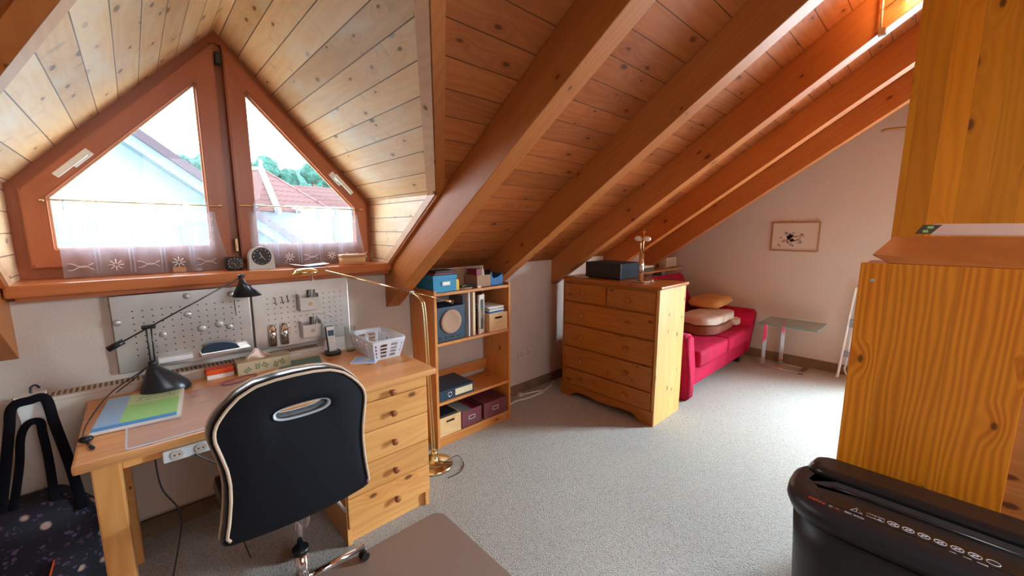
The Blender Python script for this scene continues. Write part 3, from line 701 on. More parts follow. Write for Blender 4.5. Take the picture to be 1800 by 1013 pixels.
px0, px1, py0 = .605, 1.05, 1.785
b = B(); box(b, (px0, py0, 0), (px0 + .022, 2.40, DZ - .033), 'z', .002); box(b, (px1 - .022, py0, 0), (px1, 2.40, DZ - .033), 'z', .002)
box(b, (px0 + .022, 2.385, .05), (px1 - .022, 2.40, DZ - .033), 'z'); P('pedestal', b, 'drawer', t)
P('plinth', bx((px0 + .022, py0 + .02, 0), (px1 - .022, py0 + .04, .085), 'x'), 'drawer', t)
for z0, z1, kz in ((.692, .739, .714), (.547, .688, .607), (.391, .543, .457), (.248, .387, .306), (.092, .244, .147)):
    d = P('drawer', bx((px0 + .004, py0 - .018, z0), (px1 - .004, py0 + .0, z1), 'x', .004), 'drawer', t)
    b = B(); lathe(b, [(0, 0), (.0075, 0), (.007, .010), (.015, .017), (.0165, .024), (.013, .030), (0, .032)], n=20, mat=Matrix.Translation((.848, py0 - .018, kz)) @ Matrix.Rotation(R(90), 4, 'X')); P('knob', b, 'knob', d, 'turned reddish wooden knob')
S('desk_pad', 'clear plastic desk pad with a pale edge on the left of the desktop', 'desk pad', bx((-.085, 1.775, DZ + .0003), (.56, 2.25, DZ + .0018), bev=.0), 'pad')
P('pad_edge', bx((-.085, 1.772, DZ + .0003), (.56, 1.779, DZ + .0024)), 'skyp2', bpy.data.objects['desk_pad']); P('pad_edge', bx((-.088, 1.779, DZ + .0003), (-.083, 2.25, DZ + .0022)), 'skyp2', bpy.data.objects['desk_pad'])
S('power_strip', 'grey white multi socket power strip fixed under the desk edge', 'power strip', bx((.0, 1.846, .655), (.36, 1.874, .70), bev=.004), 'white')
ps = bpy.data.objects['power_strip']
for i in range(5):
    b = B(); cyl(b, (.04 + .07 * i, 1.8455, .678), (.04 + .07 * i, 1.843, .678), .018, n=20); f = P('socket', b, 'cream', ps)
    b = B(); cyl(b, (.033 + .07 * i, 1.8435, .678), (.033 + .07 * i, 1.8425, .678), .003, n=8); cyl(b, (.047 + .07 * i, 1.8435, .678), (.047 + .07 * i, 1.8425, .678), .003, n=8); P('socket_holes', b, 'hole', f)
S('power_cable', 'dark thin cable hanging from the desk to the floor by the left leg', 'cable', tb(bez([(-.02, 1.90, .74), (-.015, 1.90, .55), (.03, 1.91, .40), (-.005, 1.92, .2), (-.05, 1.96, .004)]), .003, n=6), 'black')
S('power_cable', 'dark cable running from the power strip behind the chair back', 'cable', tb(bez([(.09, 1.842, .66), (.16, 1.855, .58), (.24, 1.90, .45), (.22, 1.98, .2), (.25, 2.02, .004)]), .003, n=6), 'black')

# brochure
t = T('brochure', 'green and blue printed brochure stack lying left on the desk', 'brochure', (-.04, 2.13, DZ))
def P2(name, lo, hi, mt, rz, c, lb=None):
    b = bx(lo, hi); bmesh.ops.rotate(b, cent=c, matrix=Matrix.Rotation(rz, 3, 'Z'), verts=b.verts); return P(name, b, mt, t, lb)
c = (-.04, 2.12, 0); rz = R(-6)
P2('pages', (-.165, 1.965, DZ + .002), (.085, 2.33, DZ + .010), 'paper', rz, c)
P2('cover', (-.165, 1.990, DZ + .010), (.072, 2.335, DZ + .0112), 'palegreenp', rz, c, 'pale green cover')
P2('cover_band', (-.095, 2.01, DZ + .0112), (.072, 2.20, DZ + .0117), 'greenp', rz, c)
P2('cover_panel', (-.165, 2.01, DZ + .0112), (-.095, 2.335, DZ + .0117), 'skyp', rz, c)
P2('cover_stripe', (-.165, 1.978, DZ + .0112), (.072, 2.010, DZ + .0117), 'bluep', rz, c)
b = B()
for i in range(22): sphere(b, (-.01 + .05 * math.cos(math.pi * i / 21), 2.255 + .012 * math.sin(math.pi * i / 21) + .004 * (i % 3), DZ + .0119), .0022 + .001 * (i % 2), (1, 1, .1), seg=6)
for i in range(26): box(b, (-.075 + .0053 * i, 2.232, DZ + .0117), (-.0715 + .0053 * i, 2.237, DZ + .0119)) if i % 5 else None
bmesh.ops.rotate(b, cent=c, matrix=Matrix.Rotation(rz, 3, 'Z'), verts=b.verts); P('crest_print', b, 'darkp', t)
# orange box
t = T('notebook', 'bright orange topped notepad block on the desk beside the tissue box', 'notepad', (.25, 2.41, DZ))
P('pad', bx((.195, 2.36, DZ), (.305, 2.43, DZ + .020), bev=.002), 'paper', t); P('cover', bx((.194, 2.36, DZ + .020), (.306, 2.431, DZ + .045), bev=.004), 'orange', t)
# tissue box
t = T('tissue_box', 'long kraft tissue box printed with green leaves, tissue sticking out', 'tissue box', (.435, 2.36, DZ))
P('carton', bx((.315, 2.325, DZ), (.555, 2.425, DZ + .062), bev=.002), 'tissuebox', t)
b = B()
def leaf(bm, c, a, l, w, y):
    d = Vector((math.cos(a), 0, math.sin(a))); n = Vector((-d.z, 0, d.x)); c = Vector(c); vs = []
    for tt, ww in ((0, 0), (.25, .8), (.5, 1), (.75, .7), (1, 0), (.75, -.7), (.5, -1), (.25, -.8)): vs.append(bm.verts.new(c + d * l * tt + n * w * .5 * ww))
    bm.faces.new(vs)
for cx, cz_, a0 in ((.345, DZ + .012, .7), (.40, DZ + .018, 1.5), (.445, DZ + .022, 2.4), (.48, DZ + .012, 1.3), (.52, DZ + .02, 2.0)):
    for q in range(3):
        for sg in (1, -1): leaf(b, (cx + .011 * q * math.cos(a0), 2.3245, cz_ + .010 * q * math.sin(a0)), a0 + sg * .95, .015, .0065, 0)
P('leaf_print', b, 'leafp', t)
b = B(); n = 12
for q in range(2):
    g = []
    for j in range(5):
        row = []
        for i in range(n):
            u = i / (n - 1); x = .36 + .13 * u; h = (.045 * math.sin(math.pi * min(1, u * 1.15 + .05)) + .006 * math.sin(u * 17 + q)) * (j / 4)
            row.append(b.verts.new((x, 2.375 + (q - .5) * .03 * (j / 4) + .008 * math.sin(9 * u + j), DZ + .061 + max(0, h))))
        g.append(row)
    for j in range(4):
        for i in range(n - 1): f = b.faces.new((g[j][i], g[j][i + 1], g[j + 1][i + 1], g[j + 1][i])); f.smooth = True
P('tissue', b, 'pinkpaper', t)
# poster sheet
t = T('picture_sheet', 'curled printed picture sheet with a pale border lying on the desk', 'print', (.60, 2.29, DZ))
b = B(); n = 10; g = []
c00, c10, c11, c01 = Vector((.40, 2.20)), Vector((.70, 2.19)), Vector((.735, 2.41)), Vector((.55, 2.42))
def sheet(bm, m0, m1, dzz):
    g = []
    for j in range(n + 1):
        row = []
        for i in range(n + 1):
            u = m0 + (1 - 2 * m0) * i / n; v = m1 + (1 - 2 * m1) * j / n
            p = (c00 * (1 - u) + c10 * u) * (1 - v) + (c01 * (1 - u) + c11 * u) * v
            row.append(bm.verts.new((p.x, p.y, DZ + .002 + dzz + .015 * max(0, u - .75) ** 2 * 16 * .25)))
        g.append(row)
    for j in range(n):
        for i in range(n): f = bm.faces.new((g[j][i], g[j][i + 1], g[j + 1][i + 1], g[j + 1][i])); f.smooth = True
sheet(b, 0, 0, 0); P('sheet', b, 'beige', t)
b = B(); sheet(b, .08, .09, .0006); P('print_field', b, 'teal', t)
b = B()
for (x, y, rx, ry) in ((.50, 2.25, .035, .015), (.58, 2.31, .03, .012), (.63, 2.28, .025, .03)): sphere(b, (x, y, DZ + .0032), 1, (rx, ry, .0004), seg=14)
P('print_figures', b, 'kraft', t)
S('hair_band', 'thin purple cord loop lying on the desk in front of the notepad', 'cord', tb([(.31 + .075 * math.cos(a), 2.255 + .035 * math.sin(a) + .02 * math.cos(a), DZ + .004) for a in [k * math.pi / 14 for k in range(28)]], .002, n=6, closed=True), 'purple')
# phone
t = T('cordless_phone', 'silver cordless phone standing in its dark charging base on the desk', 'phone', (.80, 2.38, DZ))
b = B(); oval(b, (.79, 2.375), .043, .042, DZ, DZ + .02); P('charging_base', b, 'black', t)
mm = Matrix.Translation((.79, 2.38, DZ + .012)) @ Matrix.Rotation(R(-12), 4, 'X')
b = B(); box(b, (-.0245, -.012, 0), (.0245, .012, .155), bev=.008, mat=mm); hs = P('handset', b, 'black', t)
b = B(); box(b, (-.021, -.0145, .006), (.021, -.0115, .150), bev=.001, mat=mm); P('face', b, 'silver', hs, 'silver front face')
b = B(); box(b, (-.017, -.0155, .095), (.017, -.0143, .128), mat=mm); P('display', b, 'speaker', hs)
b = B()
for j in range(5):
    for i in range(3): box(b, (-.015 + .011 * i, -.0158, .020 + .014 * j), (-.007 + .011 * i, -.0143, .028 + .014 * j), mat=mm)
P('keypad', b, 'paper', hs)
# drinking glass
t = T('drinking_glass', 'tall clear glass with a yellow flower decoration at the back of the desk', 'glass', (.915, 2.385, DZ))
b = B(); lathe(b, [(0, 0), (.028, 0), (.030, .012), (.033, .15), (.0315, .15), (.028, .016), (0, .014)], (.895, 2.375, DZ)); P('bowl', b, 'glass', t)
b = B()
for q in range(5):
    a = q * 1.25; sphere(b, (.895 + .008 + .009 * math.cos(a), 2.3435, DZ + .07 + .009 * math.sin(a)), .007, (1, .3, 1), seg=10)
sphere(b, (.902, 2.344, DZ + .10), .006, (1, .3, 1.6), seg=10); P('flower_decoration', b, 'yellowp', t)
P('stem_decoration', tb([(.902, 2.343, DZ + .04), (.900, 2.342, DZ + .12)], .002, n=6), 'leafp', t)
# basket
t = T('plastic_basket', 'milky plastic basket with rectangular openings on the desk corner', 'basket', (.985, 2.18, DZ))
cx, cy = .985, 2.20; hb, ht = (.075, .12), (.098, .155); H = .115
b = B()
def bp(s, tz, e): return Vector((cx + (hb[0] + (ht[0] - hb[0]) * tz) * s[0], cy + (hb[1] + (ht[1] - hb[1]) * tz) * s[1], DZ + .002 + H * tz))
cs = [(-1, -1), (1, -1), (1, 1), (-1, 1)]
def strip(bm, s0, s1, u0, u1, z0, z1, e=.002):
    q = []
    for tz in (z0, z1):
        for u in (u0, u1): q.append(bp((s0[0] + (s1[0] - s0[0]) * u, s0[1] + (s1[1] - s0[1]) * u), tz, e))
    nrm = (q[1] - q[0]).cross(q[2] - q[0]).normalized() * e; prism(bm, [q[0], q[1], q[3], q[2]], nrm)
for i in range(4):
    s0, s1 = cs[i], cs[(i + 1) % 4]; nb = 4 if i % 2 else 3
    strip(b, s0, s1, 0, 1, 0, .10); strip(b, s0, s1, 0, 1, .80, 1)
    for u in [0.0] + [.16 + .68 * k / (nb - 1) for k in range(nb)] + [1.0]: strip(b, s0, s1, max(0, u - .06), min(1, u + .06), .10, .80)
    for z in (.27, .45, .63): strip(b, s0, s1, 0, 1, z - .03, z + .03)
box(b, (cx - hb[0], cy - hb[1], DZ + .0005), (cx + hb[0], cy + hb[1], DZ + .003)); P('basket_body', b, 'basket', t)
b = B(); tube(b, [bp(s, 1, 0) * 1 for s in ((-1.03, -.85), (-.9, -1.03), (.9, -1.03), (1.03, -.85), (1.03, .85), (.9, 1.03), (-.9, 1.03), (-1.03, .85))], .006, n=8, closed=True, flat=.7); P('rim', b, 'basket', t)
for q, (x, y, z, mt, lb) in enumerate(((.955, 2.14, .012, 'redbook', 'dark red small box lying inside the plastic basket'), (1.01, 2.16, .012, 'brownwool', 'brown bundle inside the plastic basket, nearest the drawer side'), (.98, 2.25, .012, 'leafp', 'dark green bundle at the back inside the plastic basket'))):
    b = B(); sphere(b, (x, y, DZ + .006 + .026), .03, (.9, 1.2, .85), rough=.3, seg=14); S('small_item', lb, 'item', b, mt)
# cd case
t = T('disc_sleeve', 'blue picture card in a clear sleeve lying near the front of the desk', 'card', (.88, 2.13, DZ))
c = (.88, 2.13, 0); rz = R(-38)
P2('sleeve', (.812, 2.068, DZ + .0005), (.948, 2.192, DZ + .004), 'paper', rz, c); P2('picture', (.82, 2.076, DZ + .004), (.94, 2.184, DZ + .0046), 'skyp', rz, c)
b = B(); sphere(b, (.885, 2.13, DZ + .005), 1, (.03, .02, .0006), seg=12); P('picture_spot', b, 'pinkpaper', t)
# plug end on desk
t = T('cable_connector', 'dark cable with inline switch ending in a metal plug on the desk edge', 'cable', (-.19, 1.9, DZ))
b = B(); sphere(b, (-.185, 1.935, DZ + .013), .014, (1.4, 1, .9), seg=14); P('inline_switch', b, 'black', t)
P('plug', tb([(-.180, 1.905, DZ + .007), (-.166, 1.86, DZ + .006)], .005, n=10), 'chrome', t); P('sleeve', tb([(-.172, 1.878, DZ + .007), (-.165, 1.855, DZ + .006)], .0058, n=10), 'black', t)

# ------------------------------------------------------------------ black desk lamp
t = T('desk_lamp', 'black counterbalance desk lamp with a conical base and small cone shade', 'lamp', (.045, 2.34, DZ))
b = B(); n = 40; rings = []
for k, (rx, ry, z, ox) in enumerate(((.088, .060, .0, .0), (.090, .062, .010, 0), (.082, .055, .035, -.003), (.055, .040, .075, -.016), (.030, .026, .108, -.030), (.020, .020, .125, -.036), (.012, .012, .130, -.036))):
    rings.append([b.verts.new((.045 + ox + rx * math.cos(2 * math.pi * i / n), 2.34 + ry * math.sin(2 * math.pi * i / n), DZ + z)) for i in range(n)])
for a, c_ in zip(rings, rings[1:]):
    for i in range(n): f = b.faces.new((a[i], a[(i + 1) % n], c_[(i + 1) % n], c_[i])); f.smooth = True
b.faces.new(rings[0][::-1]); b.faces.new(rings[-1]); P('lamp_base', b, 'blackmetal', t)
b = B(); sphere(b, (.010, 2.335, DZ + .138), .017, (1, 1, .9), seg=16); P('swivel', b, 'black', t)
b = B(); tube(b, [(.004, 2.335, DZ + .14), (.004, 2.318, DZ + .305)], .003, n=8); tube(b, [(.018, 2.335, DZ + .14), (.020, 2.318, DZ + .305)], .003, n=8); P('stem', b, 'blackmetal', t)
b = B(); box(b, (-.012, 2.30, DZ + .298), (.036, 2.32, DZ + .316), bev=.006); P('joint', b, 'black', t)
p0, p1 = Vector((-.09, 2.30, 1.025)), Vector((.354, 2.30, 1.266))
P('arm', tb([p0, p1], .0032, n=8), 'blackmetal', t)
P('counterweight', tb([p0 + Vector((.02, 0, .011)), p0 - Vector((.03, 0, .016))], .012, n=16), 'black', t)
b = B(); sx, sy, szz = .362, 2.30, 1.268
tube(b, [(sx - .012, sy, szz + .004), (sx + .016, sy, szz + .010)], .010, n=12); P('shade_joint', b, 'blackmetal', t)
b = B(); n = 32; ap = Vector((.362, 2.30, 1.262)); rc = Vector((.381, 2.30, 1.178)); prv = None
for k, (q, r0) in enumerate(((0, .010), (.15, .014), (1, .062), (.97, .058), (.2, .012))):
    c_ = ap.lerp(rc, q); cur = [b.verts.new((c_.x + r0 * math.cos(2 * math.pi * i / n), c_.y + r0 * math.sin(2 * math.pi * i / n), c_.z)) for i in range(n)]
    if prv:
        for i in range(n): f = b.faces.new((prv[i], prv[(i + 1) % n], cur[(i + 1) % n], cur[i])); f.smooth = True
    prv = cur
bmesh.ops.recalc_face_normals(b, faces=b.faces); P('lamp_shade', b, 'blackmetal', t)
P('lamp_cord', tb(bez([(.0, 2.345, DZ + .13), (-.05, 2.40, DZ + .08), (-.12, 2.42, DZ + .03), (-.17, 2.30, DZ + .005), (-.195, 2.1, DZ + .005), (-.195, 1.95, DZ + .01)]), .0022, n=6), 'black', t)
P('lamp_cord', tb(bez([(.0, 2.34, DZ + .13), (-.06, 2.41, DZ + .06), (-.14, 2.44, DZ - .01), (-.22, 2.428, DZ - .08)]), .0022, n=6), 'black', t)

# ------------------------------------------------------------------ brass floor lamp
t = T('floor_lamp', 'polished brass reading floor lamp reaching over the desk beside the bookcase', 'lamp', (1.255, 2.07, 0))
b = B(); lathe(b, [(0, 0), (.115, 0), (.118, .010), (.110, .022), (.05, .030), (.022, .04), (.018, .09), (.02, .095), (.012, .10), (0, .10)], (1.265, 2.07, 0), 40); P('lamp_base', b, 'brass', t)
jt = Vector((1.213, 2.19, 1.12))
b = B()
for d in (-.008, .008): tube(b, bez([(1.262 + d, 2.07, .08), (1.25 + d, 2.08, .6), (1.238 + d, 2.09, 1.0), (1.228 + d, 2.11, 1.085), (jt.x + d * .3, 2.175, 1.115)], 6), .0045, n=8)
P('pole', b, 'brass', t)
hd = Vector((.70, 2.20, 1.288)); tl = Vector((1.47, 2.19, 1.034))
P('arm', tb([jt, hd.lerp(jt, .04)], .0065, n=12), 'brass', t)
P('rear_arm', tb([jt, tl], .0028, n=8), 'brass', t)
b = B(); tube(b, [jt.lerp(tl, .93), tl + (tl - jt).normalized() * .045], .008, n=14, rs=[.006, .014]); P('counterweight', b, 'brass', t)
b = B(); sphere(b, jt, .013, (1.4, 1, 1), seg=14); P('joint', b, 'chrome', t)
b = B(); n = 24; g = []
for j in range(9):
    a = math.pi * j / 8
    g.append([b.verts.new((.625 + .058 * math.cos(math.pi * i / (n - 1)), 2.20 + .036 * math.cos(a) * (.35 + .65 * math.sin(math.pi * i / (n - 1))), 1.275 + .030 * math.sin(a) ** .8 * (.25 + .75 * math.sin(math.pi * i / (n - 1))))) for i in range(n)])
for j in range(8):
    for i in range(n - 1): f = b.faces.new((g[j][i], g[j][i + 1], g[j + 1][i + 1], g[j + 1][i])); f.smooth = True
bmesh.ops.solidify(b, geom=b.faces[:], thickness=.0012)
P('lamp_shade', b, 'brass', t)
P('shade_pin', tb([(.65, 2.185, 1.275), (.652, 2.18, 1.235)], .002, n=8), 'paper', t); P('bulb', tb([(.605, 2.2, 1.277), (.645, 2.2, 1.277)], .007, n=12), 'wax', t)
P('lamp_cord', tb(bez([(1.30, 2.02, .03), (1.39, 2.0, .05), (1.42, 1.98, .004), (1.40, 1.94, .004), (1.34, 1.90, .004), (1.25, 1.9, .004)]), .0025, n=6), 'black', t)

# ------------------------------------------------------------------ office chair
t = T('office_chair', 'black office chair with beige piping and a silver handle slot seen from behind', 'chair', (.365, 1.60, 0))
half = [(0, 1.045), (.06, 1.043), (.115, 1.034), (.16, 1.012), (.195, .98), (.222, .945), (.234, .915), (.233, .885), (.222, .84), (.212, .79), (.209, .74), (.213, .68), (.222, .61), (.231, .56), (.233, .543), (.215, .535), (.1, .532), (0, .531)]
outl = half + [(-x, z) for x, z in half[-2:0:-1]]
oc = Vector((.335, 0))
def yb(x, z): return 1.36 - .03 * ((x / .23) ** 2) * -1 * .8 + .05 * max(0, (z - .75)) - .02 * math.sin((z - .53) / .5 * math.pi)
N = 96
def resamp(poly, N):
    P_ = [Vector(p) for p in poly]; Ls = [(P_[(i + 1) % len(P_)] - P_[i]).length for i in range(len(P_))]; tot = sum(Ls); out = []; i = 0; acc = 0
    for k in range(N):
        d = tot * k / N
        while acc + Ls[i] < d: acc += Ls[i]; i += 1
        out.append(P_[i].lerp(P_[(i + 1) % len(P_)], (d - acc) / Ls[i]))
    return out
O = resamp(outl, N)
hc = Vector((.012, .925)); hole = []
for p in O:
    d = (p - Vector((0, .86))); a = math.atan2(d.y, d.x); hole.append(Vector((hc.x + .078 * math.copysign(abs(math.cos(a)) ** .75, math.cos(a)), hc.y + .019 * math.copysign(abs(math.sin(a)) ** .75, math.sin(a)))))
def ringv(bm, s, dy):
    out = []
    for p, h in zip(O, hole):
        q = h.lerp(p, s); out.append(bm.verts.new((oc.x + q.x, yb(q.x, q.y) + dy, q.y)))
    return out
b = B(); th = .065
seq = [(0, .006), (.03, .0), (.3, -.004), (.6, -.004), (.9, 0.0), (.975, .006), (1.0, .018), (1.0, th - .018), (.97, th - .006), (.8, th + .006), (.4, th + .006), (.05, th), (0, th - .006)]
rg = [ringv(b, s, dy) for s, dy in seq]
for q in range(len(rg)):
    a, c_ = rg[q], rg[(q + 1) % len(rg)]
    for i in range(N): f = b.faces.new((a[i], a[(i + 1) % N], c_[(i + 1) % N], c_[i])); f.smooth = True; f.material_index = 1 if q in (5, 6, 7) else 0
bmesh.ops.recalc_face_normals(b, faces=b.faces); bk = P('backrest', b, ['leather', 'gloss'], t)
for s, dy in ((.925, -.002), (.995, th - .012)):
    pth = [(oc.x + h.lerp(p, s).x, yb(*h.lerp(p, s)) + dy - .002, h.lerp(p, s).y, p.y) for p, h in zip(O, hole)]
    lo_i = min(range(N), key=lambda i: (abs(pth[i][0] - oc.x) if pth[i][3] < .6 else 9)); pth = pth[lo_i:] + pth[:lo_i]
    P('piping', tb([q[:3] for q in pth if q[3] > .536], .0048, n=8), 'beige', bk)
b = B(); rg = []
for s, dy in ((.035, -.004), (0.0, -.002), (-.0, th + .002), (.03, th + .004)): rg.append([b.verts.new((oc.x + (hc + (h - hc) * (1.0 + s * 3.0)).x * 1.0, yb(*h) + dy, (hc + (h - hc) * (1.0 + s * 5)).y)) for h in hole])
for a, c_ in zip(rg, rg[1:]):
    for i in range(N): f = b.faces.new((a[i], a[(i + 1) % N], c_[(i + 1) % N], c_[i])); f.smooth = True
P('handle_slot', b, 'slotring', bk, 'pale grey ring of the handle slot')
b = B(); box(b, (.13, 1.44, .49), (.565, 1.84, .56), bev=.03); seat = P('seat', b, 'gloss', t)
b = B(); tube(b, [(.16, 1.80, .528), (.14, 1.60, .528), (.15, 1.45, .528), (.30, 1.415, .528), (.54, 1.45, .528), (.568, 1.6, .528), (.54, 1.80, .528), (.35, 1.825, .528)], .005, n=8, closed=True); P('piping', b, 'beige', seat)
b = B(); box(b, (.27, 1.52, .45), (.45, 1.72, .49), bev=.01); P('seat_plate', b, 'black', t)
P('back_bracket', tb(bez([(.345, 1.56, .47), (.345, 1.47, .475), (.345, 1.43, .50), (.345, 1.415, .62)], 5), .014, n=10, flat=2), 'chrome', t)
b = B(); cyl(b, (.365, 1.62, .23), (.365, 1.62, .455), .014); P('gas_lift', b, 'chrome', t)
b = B(); cyl(b, (.365, 1.62, .225), (.365, 1.62, .245), .030); P('collar', b, 'black', t)
b = B(); cyl(b, (.365, 1.62, .06), (.365, 1.62, .225), .024); P('column', b, 'chrome', t)
P('height_lever', tb([(.43, 1.60, .465), (.49, 1.57, .43), (.525, 1.555, .355)], .007, n=10), 'chrome', t)
for k in range(5):
    a = R(8) + k * 2 * math.pi / 5; d = Vector((math.cos(a), math.sin(a), 0)); c0 = Vector((.365, 1.62, .095)); c1 = Vector((.365, 1.62, .07)) + d * .265
    leg = P('leg', tb([c0, c1], .013, n=12, rs=[.017, .011]), 'chrome', t)
    b = B(); w = d.cross(Vector((0, 0, 1))); cc = c1 + Vector((0, 0, -.047))
    for s in (-.012, .012): cyl(b, cc + w * s - w * .005, cc + w * s + w * .005, .019, n=20)
    cyl(b, cc, c1, .006, n=10); P('caster', b, 'black', leg)
S('chair_mat', 'brownish translucent plastic floor mat under the office chair', 'floor mat', (lambda b: (prism(b, [(1.055 if 0 else x, y, .0005) for x, y in ([(-.35, .45), (1.06, .45)] + [(1.06 - .06 + .06 * math.cos(a), 1.70 - .06 + .06 * math.sin(a)) for a in [k * math.pi / 16 for k in range(9)]] + [(-.35, 1.70)])], (0, 0, .003)), b)[1])(B()), 'mat')

# ------------------------------------------------------------------ bag on radiator hanger
t = T('hanger_clip', 'white plastic hanger box hooked over the left end of the radiator', 'hanger', (-.355, 2.40, .72))
b = B(); prism(b, [(-.395, 2.372, .855), (-.315, 2.372, .855), (-.328, 2.372, .735), (-.385, 2.372, .735)], (0, .05, 0)); P('clip_box', b, 'white', t)
P('hook', tb(bez([(-.355, 2.41, .85), (-.355, 2.42, .875), (-.345, 2.44, .878), (-.338, 2.46, .86)], 5), .004, n=8), 'blackmetal', t)
t = T('shoulder_bag', 'black floral shopping bag hanging by its straps from the radiator', 'bag', (-.44, 2.33, .02))
b = B(); n = 40; g = []
prof = [(.48, .115), (.44, .15), (.36, .185), (.26, .205), (.15, .21), (.06, .20), (.03, .17)]
for z, w in prof:
    row = []
    for i in range(n):
        a = 2 * math.pi * i / n; dpt = .07 if z > .45 else .11
        x = -.40 + w * 1.05 * math.copysign(abs(math.cos(a)) ** .8, math.cos(a)); y = 2.27 + dpt * math.copysign(abs(math.sin(a)) ** .9, math.sin(a))
        q = noise.noise(Vector((x * 9, y * 9, z * 7))) * .018; row.append(b.verts.new((x + q * math.cos(a), y + q * math.sin(a), z + q * .5)))
    g.append(row)
for a_, c_ in zip(g, g[1:]):
    for i in range(n): f = b.faces.new((a_[i], a_[(i + 1) % n], c_[(i + 1) % n], c_[i])); f.smooth = True
b.faces.new(g[-1]); b.faces.new(g[0][::-1]); bmesh.ops.recalc_face_normals(b, faces=b.faces); P('bag_body', b, 'bag', t)
P('strap', tb(bez([(-.455, 2.185, .42), (-.435, 2.28, .58), (-.415, 2.35, .74), (-.40, 2.365, .825), (-.355, 2.364, .84), (-.315, 2.366, .835), (-.30, 2.34, .74), (-.27, 2.27, .58), (-.245, 2.185, .42)], 7), .016, n=8, flat=.25), 'strap', t)
P('strap', tb(bez([(-.425, 2.205, .44), (-.40, 2.30, .6), (-.392, 2.355, .70), (-.37, 2.362, .748), (-.34, 2.362, .748), (-.335, 2.35, .70), (-.325, 2.30, .6), (-.315, 2.205, .44)], 7), .013, n=8, flat=.25), 'strap', t)
P('ribbon', tb(bez([(-.335, 2.155, .27), (-.355, 2.145, .2), (-.37, 2.14, .12), (-.38, 2.14, .06)], 5), .020, n=8, flat=.15), 'orange', t, 'orange red ribbon on the bag front')

# ------------------------------------------------------------------ bookcase
t = T('bookcase', 'open pine bookcase under the roof slope beside the desk', 'bookcase', (1.725, 2.37, 0))
for x in (1.385, 2.045): P('side_panel', bx((x, 2.215, 0), (x + .02, 2.515, 1.10), 'z', .002), 'shelf', t)
for z0 in (1.063, .722, .305): P('shelf', bx((1.405, 2.218, z0), (2.045, 2.505, z0 + .020), 'x', .002), 'shelf', t)
P('shelf', bx((1.405, 2.218, .055), (2.045, 2.505, .073), 'x', .002), 'shelf', t)
P('plinth', bx((1.405, 2.23, 0), (2.045, 2.25, .055), 'x'), 'shelf', t)
P('back_brace', bx((1.405, 2.49, .36), (2.045, 2.505, .44), 'x'), 'shelf', t)
TZ = 1.0835
t = T('storage_box', 'turquoise cardboard storage box with a label holder on the bookcase top', 'box', (1.485, 2.34, TZ))
P('carton', bx((1.395, 2.235, TZ), (1.578, 2.45, TZ + .11), bev=.003), 'blue', t); P('lid', bx((1.391, 2.231, TZ + .085), (1.582, 2.45, TZ + .115), bev=.003), 'blue', t)
P('label_holder', bx((1.46, 2.228, TZ + .045), (1.525, 2.2345, TZ + .072), bev=.002), 'silver', t); P('label_card', bx((1.467, 2.2265, TZ + .049), (1.517, 2.2285, TZ + .068)), 'paper', t)
for q, (z, w, mt, lb) in enumerate(((.116, 0, 'burg', 'dark red album lying on the turquoise box'), (.130, .01, 'black', 'black album lying on top of the dark red one on the turquoise box'))):
    S('album', lb, 'album', bx((1.41 + w, 2.24, TZ + z), (1.57 + w, 2.38, TZ + z + .013), bev=.003), mt, 'albums on the turquoise box')
S('yellow_box', 'small yellow box standing right of the turquoise box', 'box', bx((1.588, 2.25, TZ), (1.612, 2.29, TZ + .075), bev=.001), 'yellowp')
S('cardboard_panel', 'plain brown cardboard panel leaning at the back of the bookcase top', 'cardboard', bx((1.60, 2.415, TZ), (1.80, 2.425, TZ + .135)), 'kraft')
t = T('open_carton', 'open cardboard box with one blue side full of odds and ends', 'box', (1.89, 2.34, TZ))
b = B(); box(b, (1.775, 2.26, TZ), (1.779, 2.40, TZ + .085)); box(b, (1.775, 2.256, TZ), (1.90, 2.26, TZ + .085)); box(b, (1.775, 2.40, TZ), (2.02, 2.404, TZ + .085)); box(b, (1.775, 2.256, TZ), (2.02, 2.40, TZ + .003)); P('carton', b, 'kraft', t)
b = B(); prism(b, [(1.90, 2.256, TZ), (2.02, 2.256, TZ), (2.02, 2.256, TZ + .085), (1.97, 2.256, TZ + .06), (1.93, 2.256, TZ + .055), (1.90, 2.256, TZ + .085)], (0, .004, 0)); box(b, (2.018, 2.256, TZ), (2.022, 2.404, TZ + .085)); P('blue_side', b, 'bluecard', t, 'blue side panel')
for (x, y, z, r, mt, lb) in ((1.80, 2.33, .005, (.05, .09, .125), 'redbook', 'dark red book standing in the open carton'), (1.87, 2.34, .005, (.05, .05, .13), 'wool', 'crumpled paper bundle standing in the open carton'), (1.945, 2.34, .005, (.05, .06, .11), 'black', 'black bundle standing in the open carton')):
    b = B()
    if mt == 'redbook': box(b, (x - .02, y - .06, TZ + z), (x + .03, y + .05, TZ + z + r[2]), bev=.002)
    else: sphere(b, (x, y, TZ + z + r[2] * .5), 1, (r[0] * .6, r[1] * .7, r[2] * .5), rough=.35, seg=16)
    S('bundle', lb, 'item', b, mt)
t = T('leather_mat', 'flat grey brown folded mat lying on the bookcase top', 'mat', (1.68, 2.30, TZ)); b = B(); oval(b, (1.68, 2.30), .065, .055, TZ, TZ + .010); P('mat_layers', b, 'kraft', t)
S('black_glove', 'black crumpled cloth strap lying on the bookcase top', 'strap', tb(bez([(1.64, 2.27, TZ + .018), (1.69, 2.28, TZ + .024), (1.74, 2.26, TZ + .018), (1.765, 2.25, TZ + .012)], 5), .009, n=8), 'black')
S('matchbox', 'tiny pale box at the front edge of the bookcase top', 'box', bx((1.762, 2.232, TZ), (1.792, 2.25, TZ + .014)), 'pinkpaper')
